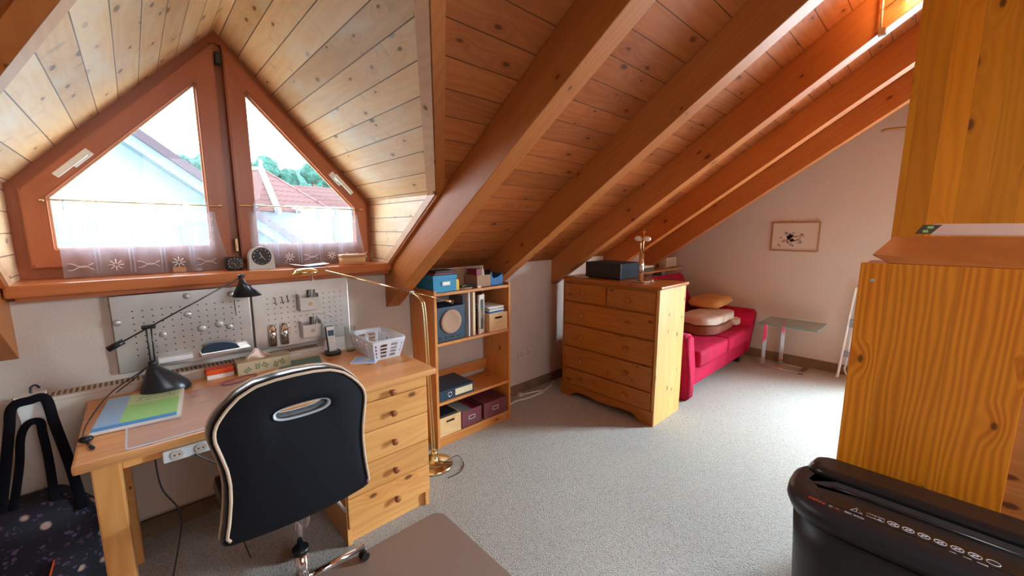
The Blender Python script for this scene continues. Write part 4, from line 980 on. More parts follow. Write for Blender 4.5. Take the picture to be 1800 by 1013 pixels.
# middle shelf
MZ = .7425
t = T('loudspeaker', 'dark blue loudspeaker box with a beige round cone on the bookcase shelf', 'loudspeaker', (1.53, 2.34, MZ))
P('cabinet', bx((1.41, 2.235, MZ), (1.645, 2.44, MZ + .238), bev=.006), 'speaker', t)
b = B(); lathe(b, [(0, .004), (.055, .006), (.078, .012), (.084, .006), (.084, 0), (0, 0)], n=40, mat=Matrix.Translation((1.527, 2.2355, MZ + .135)) @ Matrix.Rotation(R(90), 4, 'X')); P('cone', b, 'cone', t)
b = B()
for x, w in ((1.44, .012), (1.51, .03), (1.545, .012), (1.59, .014)): box(b, (x - w, 2.232, MZ + .022), (x + w * .6, 2.2352, MZ + .036), bev=.001)
P('controls', b, 'black', t)
for x0, w, h, d0, mt, lb in ((1.655, .022, .29, 2.27, 'greyp', 'patterned grey file beside the loudspeaker'), (1.680, .010, .315, 2.235, 'paper', 'thin white folder standing beside the patterned file'), (1.692, .014, .30, 2.25, 'redbook', 'dark red book between the white and the cream folder'),
                             (1.708, .012, .305, 2.26, 'kraft', 'brown slim book beside the cream folder'), (1.722, .020, .312, 2.24, 'creampaper', 'cream yellow folder standing on the bookcase shelf'), (1.745, .014, .30, 2.27, 'greyp', 'grey slim file next to the leaning picture')):
    S('folder', lb, 'folder', bx((x0, d0, MZ), (x0 + w, 2.44, MZ + h), 'z', .001), mt, 'books and folders on the bookcase shelf')
t = T('small_picture', 'small pale framed picture leaning on the bookcase shelf', 'picture', (1.80, 2.28, MZ))
mm = Matrix.Translation((1.775, 2.235, MZ)) @ Matrix.Rotation(R(25), 4, 'Z')
b = B(); ringpoly(b, [(0, 0, 0), (.085, 0, 0), (.085, 0, .285), (0, 0, .285)], [(.018, 0, .03), (.067, 0, .03), (.067, 0, .25), (.018, 0, .25)], (0, .012, 0)); bmesh.ops.transform(b, matrix=mm, verts=b.verts); P('picture_frame', b, 'wool', t)
b = B(); box(b, (.016, .004, .028), (.069, .008, .252), mat=mm); P('print', b, 'darkp', t)
b = B(); sphere(b, (.042, .003, .14), 1, (.012, .001, .035), seg=10); bmesh.ops.transform(b, matrix=mm, verts=b.verts); P('print_figure', b, 'kraft', t)
def crate(name, lb, x0, x1, y0, y1, z0, h, mt, group=None):
    t = T(name, lb, 'crate', ((x0 + x1) / 2, (y0 + y1) / 2, z0), group); e = .008
    b = B(); hx0, hx1 = (x0 + x1) / 2 - .035, (x0 + x1) / 2 + .035; hz0, hz1 = z0 + h * .68, z0 + h * .80
    ringpoly(b, [(x0, y0, z0), (x1, y0, z0), (x1, y0, z0 + h), (x0, y0, z0 + h)], [(hx0, y0, hz0), (hx1, y0, hz0), (hx1, y0, hz1), (hx0, y0, hz1)], (0, e, 0)); P('front_panel', b, mt, t)
    b = B(); box(b, (x0, y0 + e, z0), (x0 + e, y1, z0 + h), 'y'); box(b, (x1 - e, y0 + e, z0), (x1, y1, z0 + h), 'y'); box(b, (x0 + e, y1 - e, z0), (x1 - e, y1, z0 + h)); box(b, (x0 + e, y0 + e, z0), (x1 - e, y1 - e, z0 + e)); P('crate_body', b, mt, t); return t
crate('wooden_crate', 'pale wooden crate full of papers on the middle bookcase shelf', 1.862, 2.04, 2.225, 2.46, MZ, .135, 'crate')
for i, (z, mt, lb) in enumerate(((.06, 'paper', 'white'), (.072, 'kraft', 'brown'), (.084, 'paper', 'upper white'), (.096, 'bluecard', 'dark blue'), (.108, 'paper', 'pale'), (.120, 'wool', 'cream'), (.132, 'paper', 'topmost white'))):
    z = z + .04; b = bx((1.873 + .004 * (i % 3), 2.245, MZ + z), (2.026 - .006 * (i % 2), 2.44, MZ + z + .010), bev=.002); bmesh.ops.rotate(b, cent=(1.95, 2.34, MZ + z), matrix=Matrix.Rotation(R(1.5 * (i % 3 - 1)), 3, 'Z'), verts=b.verts)
    S('booklet', lb + ' booklet in the stack inside the wooden crate on the middle shelf', 'booklet', b, mt, 'booklets stacked in the crate')
S('burgundy_file', 'burgundy file standing behind the crate on the middle shelf', 'file', bx((1.865, 2.465, MZ), (1.99, 2.485, MZ + .30)), 'burg')
# lower shelf
LZ = .3255
t = T('ring_binder', 'black lever arch binder with a pale label lying on the lower shelf', 'binder', (1.55, 2.36, LZ))
b = B(); prism(b, [(1.41, 2.235, LZ), (1.715, 2.235, LZ), (1.715, 2.235, LZ + .072), (1.41, 2.235, LZ + .072)], (0, .004, 0)); box(b, (1.41, 2.239, LZ + .069), (1.715, 2.49, LZ + .072)); box(b, (1.41, 2.239, LZ), (1.715, 2.49, LZ + .003)); P('cover', b, 'speaker', t)
P('paper_block', bx((1.42, 2.26, LZ + .004), (1.70, 2.485, LZ + .060)), 'paper', t); P('label', bx((1.55, 2.233, LZ + .014), (1.70, 2.2352, LZ + .060)), 'creampaper', t)
b = B(); tube(b, [(1.505 + .016 * math.cos(a), 2.234, LZ + .036 + .016 * math.sin(a)) for a in [k * math.pi / 10 for k in range(20)]], .0025, n=6, closed=True); P('finger_ring', b, 'chrome', t)
BZ = .0735
crate('wooden_crate', 'pale wooden crate with a slot handle at the bottom left of the bookcase', 1.41, 1.588, 2.225, 2.46, BZ, .135, 'crate')
S('dark_case', 'dark case lying inside the bottom wooden crate', 'case', bx((1.425, 2.24, BZ + .05), (1.57, 2.44, BZ + .145), bev=.006), 'black')
for (x0, x1, h, lid, lb) in ((1.598, 1.775, .125, False, 'open burgundy storage box with papers, middle of the bottom bookcase compartment'), (1.80, 2.03, .125, True, 'closed burgundy storage box at the bottom right of the bookcase')):
    t = T('storage_box', lb, 'box', ((x0 + x1) / 2, 2.34, BZ)); b = B(); e = .003
    if lid:
        P('carton', bx((x0 + .002, 2.227, BZ), (x1 - .002, 2.45, BZ + h - .004), bev=.002), 'burg', t); P('lid', bx((x0, 2.225, BZ + h - .03), (x1, 2.453, BZ + h), bev=.003), 'burg', t)
    else:
        box(b, (x0, 2.225, BZ), (x1, 2.228, BZ + h)); box(b, (x0, 2.45, BZ), (x1, 2.453, BZ + h)); box(b, (x0, 2.228, BZ), (x0 + e, 2.45, BZ + h)); box(b, (x1 - e, 2.228, BZ), (x1, 2.45, BZ + h)); box(b, (x0, 2.225, BZ), (x1, 2.45, BZ + e)); P('carton', b, 'burg', t)
    xc = (x0 + x1) / 2; b = B(); ringpoly(b, [(xc - .03, 2.2235, BZ + .05), (xc + .03, 2.2235, BZ + .05), (xc + .03, 2.2235, BZ + .08), (xc - .03, 2.2235, BZ + .08)], [(xc - .024, 2.2235, BZ + .055), (xc + .024, 2.2235, BZ + .055), (xc + .024, 2.2235, BZ + .075), (xc - .024, 2.2235, BZ + .075)], (0, .0015, 0)); P('label_holder', b, 'silver', t)
S('booklet', 'dark booklet lying crosswise in the open burgundy box', 'booklet', bx((1.61, 2.25, BZ + .09), (1.70, 2.43, BZ + .115)), 'greyp')
S('booklet', 'red booklet lying in the open burgundy box', 'booklet', bx((1.705, 2.25, BZ + .08), (1.765, 2.43, BZ + .105)), 'redbook')

# wall socket and white extension cable
t = T('wall_socket', 'cream double wall socket on the knee wall right of the bookcase', 'socket', (2.53, YK - .006, .35))
P('plate', bx((2.455, YK - .010, .325), (2.615, YK, .405), bev=.003), 'cream', t)
for x in (2.495, 2.575):
    b = B(); tube(b, [(x + .022 * math.cos(a), YK - .0105, .365 + .022 * math.sin(a)) for a in [k * math.pi / 10 for k in range(20)]], .003, n=6, closed=True); cyl(b, (x - .009, YK - .0098, .365), (x - .009, YK - .0108, .365), .003, n=8); cyl(b, (x + .009, YK - .0098, .365), (x + .009, YK - .0108, .365), .003, n=8); P('socket_ring', b, 'kraft', t)
t = T('extension_cable', 'white extension cable looped on the carpet before the knee wall', 'cable', (2.55, 2.4, 0))
P('cord', tb(bez([(2.075, 2.36, .006), (2.30, 2.41, .006), (2.42, 2.385, .006), (2.58, 2.385, .006), (2.66, 2.40, .006), (2.74, 2.42, .006), (2.85, 2.46, .006), (2.90, 2.50, .006)]), .007, n=8), 'white', t)
P('cord', tb(bez([(2.66, 2.41, .006), (2.58, 2.44, .006), (2.46, 2.47, .006), (2.42, 2.475, .006)]), .007, n=8), 'white', t)
b = B(); cyl(b, (2.64, 2.40, .0), (2.64, 2.40, .022), .020, n=20); P('cable_tie', b, 'cream', t)
b = B(); box(b, (2.40, 2.455, 0), (2.44, 2.49, .03), bev=.006); P('plug', b, 'cream', t)

# ------------------------------------------------------------------ chest of drawers (front faces -x)
cx0, cx1, cy0, cy1, ch = 2.765, 3.20, 1.365, 2.27, 1.06
t = T('chest_of_drawers', 'pine chest of six drawers with a scalloped plinth in front of the sofa', 'chest of drawers', ((cx0 + cx1) / 2, (cy0 + cy1) / 2, 0))
P('side_panel', bx((cx0 + .0, cy0, 0), (cx1, cy0 + .022, ch), 'z', .002), 'chestsidelit', t); P('side_panel', bx((cx0, cy1 - .022, 0), (cx1, cy1, ch), 'z', .002), 'chest', t)
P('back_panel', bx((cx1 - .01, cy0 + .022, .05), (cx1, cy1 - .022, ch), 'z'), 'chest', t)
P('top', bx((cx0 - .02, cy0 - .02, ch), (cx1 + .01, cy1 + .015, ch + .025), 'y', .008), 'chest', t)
P('face_frame', bx((cx0 + .002, cy0 + .022, .10), (cx0 + .018, cy1 - .022, ch), 'y'), 'chest', t)
b = B(); pl = [(cy0, 0), (cy0 + .10, 0), (cy0 + .13, .03), (cy0 + .18, .055), (cy0 + .26, .060), (cy0 + .34, .052), (cy0 + .40, .045), ((cy0 + cy1) / 2, .043), (cy1 - .40, .045), (cy1 - .34, .052), (cy1 - .26, .060), (cy1 - .18, .055), (cy1 - .13, .03), (cy1 - .10, 0), (cy1, 0), (cy1, .115), (cy0, .115)]
prism(b, [(cx0 - .012, y, z) for y, z in pl], (.018, 0, 0), 'y'); P('plinth', b, 'chest', t)
rows = [(.880, 1.035), (.678, .868), (.476, .666), (.274, .464), (.118, .262)]
def knob(par, x, y, z):
    b = B(); lathe(b, [(0, 0), (.009, 0), (.008, .012), (.018, .020), (.020, .028), (.015, .036), (0, .038)], n=20, mat=Matrix.Translation((x, y, z)) @ Matrix.Rotation(R(-90), 4, 'Y')); P('knob', b, 'chest', par)
for i, (z0, z1) in enumerate(rows):
    if i == 0:
        for y0, y1, ky in ((cy0 + .03, 1.812, 1.61), (1.822, cy1 - .03, 2.045)):
            d = P('drawer', bx((cx0 - .014, y0, z0), (cx0 + .002, y1, z1), 'y', .006), 'chest', t); knob(d, cx0 - .014, ky, (z0 + z1) / 2)
    else:
        d = P('drawer', bx((cx0 - .014, cy0 + .03, z0), (cx0 + .002, cy1 - .03, z1), 'y', .006), 'chest', t)
        for ky in (1.61, 2.045): knob(d, cx0 - .014, ky, (z0 + z1) / 2)
CZ = ch + .0255
t = T('stereo', 'black stereo receiver on the left of the chest of drawers', 'stereo', (2.99, 1.93, CZ))
P('housing', bx((2.86, 1.75, CZ + .008), (3.15, 2.10, CZ + .135), bev=.003), 'leather', t); P('front_panel', bx((2.852, 1.752, CZ + .010), (2.860, 2.098, CZ + .132), bev=.001), 'black', t)
b = B()
for y in (1.78, 2.07):
    for x in (2.88, 3.13): cyl(b, (x, y, CZ), (x, y, CZ + .009), .012, n=12)
P('feet', b, 'black', t)
b = B(); cyl(b, (2.852, 1.80, CZ + .07), (2.842, 1.80, CZ + .07), .016, n=20); P('volume_knob', b, 'black', t)
S('paper_sheet', 'white paper sheet on the chest beside the stereo', 'paper', bx((2.80, 2.08, CZ), (2.98, 2.20, CZ + .0015)), 'paper')
t = T('candelabra_lamp', 'chrome table lamp with two round bulbs crosswise on the chest', 'lamp', (2.90, 1.60, CZ))
b = B(); box(b, (2.845, 1.535, CZ), (2.955, 1.655, CZ + .012), bev=.003); P('lamp_base', b, 'chrome', t)
b = B(); cyl(b, (2.90, 1.60, CZ + .012), (2.90, 1.60, CZ + .225), .020, n=24); P('column', b, 'chrome', t)
b = B(); tube(b, [(2.90, 1.612, CZ + .225), (2.90, 1.612, CZ + .36)], .003, n=8); tube(b, [(2.90, 1.590, CZ + .225), (2.90, 1.588, CZ + .42)], .0035, n=8); tube(b, [(2.90, 1.575, CZ + .395), (2.90, 1.615, CZ + .395)], .003, n=8); P('rods', b, 'brass', t)
for s in (-1, 1):
    b = B(); sphere(b, (2.90, 1.60 + s * .038, CZ + .34), .021, (1, 1.5, 1), seg=20); P('bulb', b, 'wax', t)
b = B(); tube(b, [(2.90, 1.575, CZ + .34), (2.90, 1.625, CZ + .34)], .010, n=12); P('bulb_holder', b, 'brass', t)
b = B(); lathe(b, [(0, 0), (.02, 0), (.022, .015), (.012, .03), (.018, .045), (0, .045)], (2.87, 1.495, CZ), 20); S('glass_dish', 'small blue glass holder beside the chrome lamp', 'holder', b, 'acryl')
S('cable', 'thin black cable lying on the chest of drawers behind the lamp', 'cable', tb(bez([(3.05, 1.70, CZ + .004), (3.12, 1.62, CZ + .004), (3.17, 1.52, CZ + .004), (3.195, 1.45, CZ + .004)]), .003, n=6), 'black')

# ------------------------------------------------------------------ low wall ledge behind the chest, small things on it
t = T('wall_shelf', 'narrow pine wall shelf behind the sofa under the rafters', 'shelf', (4.55, 2.43, .98)); P('board', bx((3.9, 2.30, .985), (5.25, 2.53, 1.005), 'x', .002), 'crate', t); P('bracket', bx((4.90, 2.42, .90), (4.93, 2.53, .985)), 'stone', t); P('bracket', bx((4.1, 2.42, .90), (4.13, 2.53, .985)), 'stone', t)
for i, (x, h, mt, lb) in enumerate(((4.30, .0, 'greyp', 'lowest grey book of the stack on the wall shelf'), (4.31, .022, 'leafp', 'green book in the middle of the stack on the wall shelf'), (4.30, .044, 'paper', 'pale top book of the stack on the wall shelf'))):
    S('book', lb, 'book', bx((x, 2.34, 1.0055 + h), (x + .24, 2.50, 1.0055 + h + .021)), mt, 'books lying on the wall shelf')
t = T('fan_heater', 'small cream ribbed heater box on the wall shelf near the gable wall', 'heater', (5.05, 2.42, 1.0055)); P('housing', bx((4.90, 2.36, 1.0055), (5.18, 2.46, 1.14), bev=.005), 'cream', t)
b = B()
for i in range(12): box(b, (4.915 + .0215 * i, 2.357, 1.02), (4.927 + .0215 * i, 2.361, 1.12))
P('ribs', b, 'cream', t); b = B()
for i in range(12): box(b, (4.915 + .0215 * i, 2.3565, 1.012), (4.925 + .0215 * i, 2.3605, 1.019))
P('vent_slots', b, 'hole', t)

# ------------------------------------------------------------------ sofa
t = T('sofa', 'bright red two seat sofa with flared arms against the gable wall', 'sofa', (4.25, 1.75, 0))
def slabx(bm, pts, y0, y1, bev=.02):
    n0 = len(bm.faces); prism(bm, [(x, y0, z) for x, z in pts], (0, y1 - y0, 0)); bm.normal_update()
    bmesh.ops.bevel(bm, geom=list({e for f in bm.faces[n0:] for e in f.edges}), offset=bev, segments=3, affect='EDGES')
    for f in bm.faces: f.smooth = True
b = B(); slabx(b, [(3.38, .0), (3.52, .0), (3.535, .30), (3.46, .585), (3.40, .62), (3.28, .60), (3.37, .30)], 1.375, 2.12, .022); P('armrest', b, 'red', t)
b = B(); slabx(b, [(4.90, .12), (5.02, .12), (5.09, .30), (5.20, .55), (5.13, .60), (5.02, .57), (4.915, .36)], 1.375, 2.12, .022); P('armrest', b, 'red', t)
b = B(); box(b, (3.50, 1.40, .10), (4.93, 2.10, .27), bev=.012); P('seat_base', b, 'red', t)
for x0, x1 in ((3.545, 4.235), (4.24, 4.905)):
    b = B(); box(b, (x0, 1.345, .27), (x1, 1.98, .425), bev=.035)
    for f in b.faces: f.smooth = True
    P('seat_cushion', b, 'red', t)
b = B(); prism(b, [(3.55, 1.90, .42), (3.55, 2.12, .98), (3.55, 2.22, .96), (3.55, 2.14, .20), (3.55, 1.98, .20)], (1.30, 0, 0)); bmesh.ops.bevel(b, geom=b.edges[:], offset=.02, segments=2, affect='EDGES')
for f in b.faces: f.smooth = True
P('backrest', b, 'red', t)
for x, y in ((4.88, 1.44), (4.88, 2.05), (3.60, 2.05)): P('foot', bx((x, y, 0), (x + .07, y + .06, .12), 'z', .004), 'black', t)
def softbox(lo, hi, wob=.012, f=9, tap=.28):
    b = B(); box(b, lo, hi); bmesh.ops.subdivide_edges(b, edges=b.edges[:], cuts=7, use_grid_fill=True)
    lo, hi = Vector(lo), Vector(hi); c = (lo + hi) / 2; h = (hi - lo) / 2
    for v in b.verts:
        d = v.co - c; q = Vector((d.x / h.x, d.y / h.y, d.z / h.z)); e = 1 - .16 * (abs(q.x) ** 4 * abs(q.y) ** 4) - 0.0
        k = max(abs(q.x), abs(q.y)) ** 6; v.co = c + Vector((d.x * e, d.y * e, d.z * (1 - tap * k))); v.co += Vector((noise.noise(v.co * f), noise.noise(v.co * f + Vector((5, 0, 0))), noise.noise(v.co * f + Vector((0, 7, 0))))) * wob
    for fc in b.faces: fc.smooth = True
    return b
S('blanket', 'brown edged folded blanket at the bottom of the stack on the sofa', 'blanket', softbox((4.10, 1.47, .430), (4.80, 1.86, .515), wob=.014, tap=.10), 'brownwool', 'folded blankets on the sofa')
S('blanket', 'cream folded blanket lying on top of the brown one on the sofa', 'blanket', softbox((4.14, 1.49, .518), (4.90, 1.86, .600), wob=.020, tap=.16), 'wool', 'folded blankets on the sofa')
S('blanket', 'cream blanket tucked at the gable end of the sofa seat', 'blanket', softbox((4.815, 1.47, .430), (4.99, 1.86, .50), wob=.008), 'wool')
b = softbox((4.66, 1.62, .0), (5.20, 2.00, .11), wob=.012, tap=.75); bmesh.ops.rotate(b, cent=(4.88, 1.8, .06), matrix=Matrix.Rotation(R(-4), 3, 'Y'), verts=b.verts); bmesh.ops.translate(b, vec=(0, 0, .600), verts=b.verts)
S('pillow', 'mustard yellow pillow lying behind the blankets on the sofa', 'pillow', b, 'yellow')

# ------------------------------------------------------------------ glass side table
t = T('side_table', 'chrome cantilever side table with a rectangular glass top', 'table', (5.0, 1.05, 0))
P('glass_top', bx((4.775, .735, .505), (5.225, 1.245, .515), bev=.002), 'greenglass', t)
b = B(); fw, ft = .045, .010
for x in (4.93, 5.14):
    yy = 1.195 if x < 5 else 1.075; box(b, (x, yy, .010), (x + ft, yy + .037, .505), bev=.002)
P('upright', b, 'chrome', t)
b = B(); ringpoly(b, [(4.773, .733, .505), (5.227, .733, .505), (5.227, 1.247, .505), (4.773, 1.247, .505)], [(4.777, .737, .505), (5.223, .737, .505), (5.223, 1.243, .505), (4.777, 1.243, .505)], (0, 0, .010)); P('glass_edge', b, 'teal', t)
b = B()
box(b, (4.925, .84, .0), (4.965, 1.232, .016), bev=.003); box(b, (5.14, .84, 0), (5.18, 1.112, .016), bev=.003); box(b, (4.925, .84, 0), (5.18, .885, .0165), bev=.003); P('floor_frame', b, 'chrome', t)
# picture
t = T('framed_picture', 'thin gold framed landscape print hanging on the gable wall', 'picture', (XG - .012, 1.10, 1.255)); py0_, py1_, pz0, pz1 = .882, 1.32, 1.26, 1.576
b = B(); fo = [(py1_, pz0), (py0_, pz0), (py0_, pz1), (py1_, pz1)]; e = .011; fi = [(py1_ - e, pz0 + e), (py0_ + e, pz0 + e), (py0_ + e, pz1 - e), (py1_ - e, pz1 - e)]
ringpoly(b, [(XG - .020, y, z) for y, z in fo], [(XG - .020, y, z) for y, z in fi], (.018, 0, 0)); P('picture_frame', b, 'gold', t)
P('mount', bx((XG - .012, py0_ + .009, pz0 + .009), (XG - .004, py1_ - .009, pz1 - .009)), 'mount', t)
b = B(); random.seed(3); xx = XG - .0125
for q in range(46):
    y = 1.14 + random.gauss(0, .05); z = 1.40 + random.gauss(0, .035); z = max(1.30, min(1.53, z)); w = .004 + random.random() * .012; h = .003 + random.random() * .012
    box(b, (xx - .0004, y - w, z - h), (xx, y + w, z + h), mi=q % 3)
for q in range(10): y = 1.02 + .012 * (q % 5); z = 1.42 + .012 * (q // 5); box(b, (xx - .0004, y - .005, z - .004), (xx, y + .005, z + .004), mi=1)
P('ink_drawing', b, ['darkp', 'kraft', 'greyp'], t); P('hanger', bx((XG - .012, 1.13, pz1), (XG - .004, 1.145, pz1 + .012)), 'gold', t)
# folding rack leaning on wall
t = T('clothes_airer', 'folded white tubular clothes airer leaning on the gable wall', 'airer', (5.1, .5, 0))
b = B(); tube(b, bez([(5.12, .595, .012), (5.14, .585, .06), (5.20, .54, .86), (5.20, .50, .90), (5.20, .1, .90)], 6), .012, n=10); P('outer_frame', b, 'white', t)
b = B(); tube(b, bez([(5.17, .545, .10), (5.17, .52, .03), (5.17, .46, .012), (5.17, .1, .012)], 5), .008, n=8); tube(b, [(5.17, .54, .10), (5.20, .50, .88)], .008, n=8); P('inner_frame', b, 'white', t)
b = B(); box(b, (5.14, .52, .22), (5.19, .56, .27), bev=.004); box(b, (5.17, .505, .52), (5.21, .55, .60), bev=.004); P('hinge', b, 'stone', t)
S('wood_bracket', 'short brown wooden peg sticking out high on the gable wall', 'peg', tb(bez([(5.10, .48, 2.39), (5.14, .45, 2.405), (5.2, .36, 2.41), (5.262, .24, 2.41)], 4), .012, n=8), 'gold')

# ------------------------------------------------------------------ cable spotlight on rafter
t = T('wire_lamp', 'lit halogen spotlight on a thin chrome rod fixed to the rafter', 'lamp', (2.885, .33, 2.5))
P('rod', tb([(2.885, .335, 2.78), (2.885, .328, 2.51)], .005, n=10), 'cream', t)
P('clamp', bx((2.872, .306, 2.478), (2.902, .336, 2.512), bev=.003), 'chrome', t)
P('arm', tb([(2.885, .333, 2.598), (2.87, .275, 2.622), (2.865, .24, 2.635)], .0045, n=8), 'brass', t)
b = B(); tube(b, [(2.865, .255, 2.628), (2.86, .17, 2.662)], .02, n=20, rs=[.010, .024]); P('reflector', b, 'chrome', t)
b = B(); tube(b, [(2.855, .245, 2.612), (2.845, .165, 2.645)], .015, n=16); P('bulb', b, 'bulb', t)
ld = bpy.data.lights.new('halogen_light', 'POINT'); ld.energy = 3; ld.color = (1.0, .62, .32); ld.shadow_soft_size = .03
lo_ = bpy.data.objects.new('halogen_light', ld); COL.objects.link(lo_); lo_.location = (2.80, .21, 2.64)

# ------------------------------------------------------------------ cabinet, post, tray at the right
KX, KT = 1.95, 1.379
t = T('low_cabinet', 'tall honey coloured pine cabinet side panel behind the shredder', 'cabinet', (KX + .13, -.01, 0))
P('side_panel', bx((KX, -.222, 0), (KX + .022, .196, KT), 'z', .003), 'cabinet', t)
P('carcass', bx((KX + .022, -.34, 0), (KX + .26, .190, KT - .004), 'y', .002), 'shelf', t)
b = B(); lathe(b, [(0, .002), (.006, .0015), (.007, 0), (0, 0)], n=16, mat=Matrix.Translation((KX, .158, 1.315)) @ Matrix.Rotation(R(-90), 4, 'Y')); P('screw_cap', b, 'silver', t)
t = T('tray', 'brown board tray with flared sides on top of the pine cabinet', 'tray', (KX + .12, -.02, KT))
b = B(); z0, z1 = KT + .001, KT + .062
lo4 = [(KX + .03, .115), (KX + .03, -.21), (KX + .22, -.21), (KX + .22, .115)]; hi4 = [(KX - .005, .163), (KX - .005, -.25), (KX + .255, -.25), (KX + .255, .125)]
zz = [KT + .022, KT + .085]
A_ = [b.verts.new((x, y, z0)) for x, y in lo4]; H4 = [(KX + .0, .165, KT + .028), (KX + .0, -.25, KT + .03), (KX + .255, -.25, KT + .092), (KX + .255, .12, KT + .092)]
# near side slopes up and back, giving the broad brown face
b.free(); b = B()
prism(b, [(KX + .006, .118, KT + .002), (KX + .006, -.22, KT + .002), (KX + .16, -.22, KT + .094), (KX + .16, .125, KT + .094), (KX + .02, .168, KT + .030)], (.003, 0, -.003)); P('sloping_front', b, 'lid', t)
b = B(); box(b, (KX + .02, -.22, KT), (KX + .235, .115, KT + .004)); box(b, (KX + .232, -.22, KT), (KX + .236, .115, KT + .085)); prism(b, [(KX + .01, .115, KT + .002), (KX + .235, .115, KT + .002), (KX + .235, .115, KT + .085), (KX + .16, .115, KT + .09)], (0, .003, 0)); P('tray_body', b, 'lid', t)
t = T('magazine', 'magazine with pale pages and a black and green corner lying in the tray', 'magazine', (KX + .19, -.05, KT + .095))
mm = Matrix.Translation((KX + .165, 0, KT + .098)) @ Matrix.Rotation(R(-26), 4, 'Y')
b = B(); box(b, (0, -.24, 0), (.085, .03, .006), mat=mm); P('pages', b, 'pinkpaper', t)
b = B(); prism(b, [(0, .030, .0062), (0, .072, .0062), (.075, .055, .0062), (.075, .005, .0062)], (0, 0, .0008)); bmesh.ops.transform(b, matrix=mm, verts=b.verts); P('dark_corner', b, 'darkp', t)
b = B(); box(b, (.01, .038, .0070), (.03, .052, .0076), mat=mm); box(b, (.042, .026, .0070), (.062, .042, .0076), mat=mm); P('green_blocks', b, 'greenp', t)
t = T('corner_post', 'tall wide glued pine post standing behind the cabinet', 'post', (2.45, -.25, 0))
P('board', bx((2.36, -.60, 0), (2.40, .150, 2.845), 'z', .002), 'post', t); P('board', bx((2.40, .10, 0), (2.52, .146, 2.845), 'z', .002), 'post', t)

# ------------------------------------------------------------------ shredder
t = T('paper_shredder', 'black paper shredder with white warning symbols standing before the cabinet', 'shredder', (1.69, -.03, 0))
def rrect(x0, x1, y0, y1, r, z, n=8, bulge=0.0):
    out = []
    for (cx_, cy_, a0) in ((x1 - r, y1 - r, 0), (x0 + r, y1 - r, 90), (x0 + r, y0 + r, 180), (x1 - r, y0 + r, 270)):
        for k in range(n + 1):
            a = R(a0 + 90 * k / n); out.append((cx_ + r * math.cos(a), cy_ + r * math.sin(a), z))
    return out
@fresh
def loft(bm, loops, mi=0, cap=(True, True), sm=True):
    n0 = len(bm.faces); rr = [[bm.verts.new(p) for p in l] for l in loops]; n = len(rr[0])
    for a, c_ in zip(rr, rr[1:]):
        for i in range(n): f = bm.faces.new((a[i], a[(i + 1) % n], c_[(i + 1) % n], c_[i])); f.smooth = sm
    if cap[0]: bm.faces.new(rr[0][::-1])
    if cap[1]: bm.faces.new(rr[-1])
    fs = newfaces(bm, n0); bmesh.ops.recalc_face_normals(bm, faces=fs)
    for f in fs: f.material_index = mi
X0, X1, Y0, Y1 = 1.505, 1.875, -.42, .29
b = B(); loft(b, [rrect(X0 + .05, X1 - .03, Y0 + .04, Y1 - .05, .12, .01), rrect(X0 + .03, X1 - .02, Y0 + .03, Y1 - .03, .13, .40), rrect(X0 + .02, X1 - .01, Y0 + .02, Y1 - .02, .14, .535)]); P('bin', b, 'shred', t)
b = B(); loft(b, [rrect(X0 + .028, X1 - .016, Y0 + .03, Y1 - .028, .135, .530), rrect(X0 + .028, X1 - .016, Y0 + .03, Y1 - .028, .135, .545)]); P('seam', b, 'hole', t)
b = B(); loft(b, [rrect(X0 + .012, X1 - .005, Y0 + .015, Y1 - .012, .145, .542), rrect(X0, X1, Y0, Y1, .15, .575), rrect(X0 + .002, X1, Y0, Y1 - .002, .15, .598), rrect(X0 + .02, X1 - .008, Y0 + .01, Y1 - .02, .14, .612), rrect(X0 + .05, X1 - .03, Y0 + .03, Y1 - .05, .11, .618)]); hd_ = P('head', b, 'shred', t)
# raised top with paper slot
b = B()
loft(b, [rrect(X0 + .055, X0 + .115, Y0 + .05, Y1 - .10, .028, .617), rrect(X0 + .060, X0 + .112, Y0 + .05, Y1 - .105, .025, .620)]); P('control_strip', b, 'shredg', hd_)
b = B(); prism(b, [(X0 + .135, Y1 - .09, .617), (X0 + .175, Y1 - .055, .617), (X0 + .30, Y1 - .075, .617), (X0 + .345, Y1 - .13, .617), (X0 + .345, Y0 + .03, .617), (X0 + .30, Y0 + .03, .617)][:6], (0, 0, .001)); P('top_panel', b, 'shredg', hd_)
b = B(); prism(b, [(X0 + .225, Y1 - .08, .618), (X0 + .24, Y1 - .07, .642), (X0 + .315, Y1 - .09, .642), (X0 + .345, Y1 - .14, .618), (X0 + .345, Y0 + .03, .618), (X0 + .225, Y0 + .03, .618)], (0, 0, .0)) if False else loft(b, [rrect(X0 + .215, X0 + .350, Y0 + .03, Y1 - .035, .055, .617), rrect(X0 + .225, X0 + .345, Y0 + .04, Y1 - .050, .05, .640), rrect(X0 + .24, X0 + .335, Y0 + .05, Y1 - .068, .04, .646)]); P('rear_hump', b, 'shredg', hd_)
b = B(); prism(b, [(X0 + .150, Y1 - .055, .6185), (X0 + .218, Y1 - .13, .6185), (X0 + .218, Y0 + .05, .6185), (X0 + .180, Y0 + .05, .6185), (X0 + .172, Y1 - .20, .6185)], (0, 0, .001)); P('paper_slot', b, 'hole', hd_)
b = B(); tube(b, [(X0 + .165, Y1 - .12, .621), (X0 + .168, Y1 - .25, .621), (X0 + .17, Y0 + .06, .621)], .006, n=10); P('slot_rim', b, 'shredg', hd_)
Zt = .6206; dn_, up_ = (0, -1, 0), (1, 0, 0)
text('brand_lettering', 'GENIE', .017, 'textred', hd_, (X0 + .045, .215, .6185), (-.12, -1, 0), (1, -.12, 0), .0003)
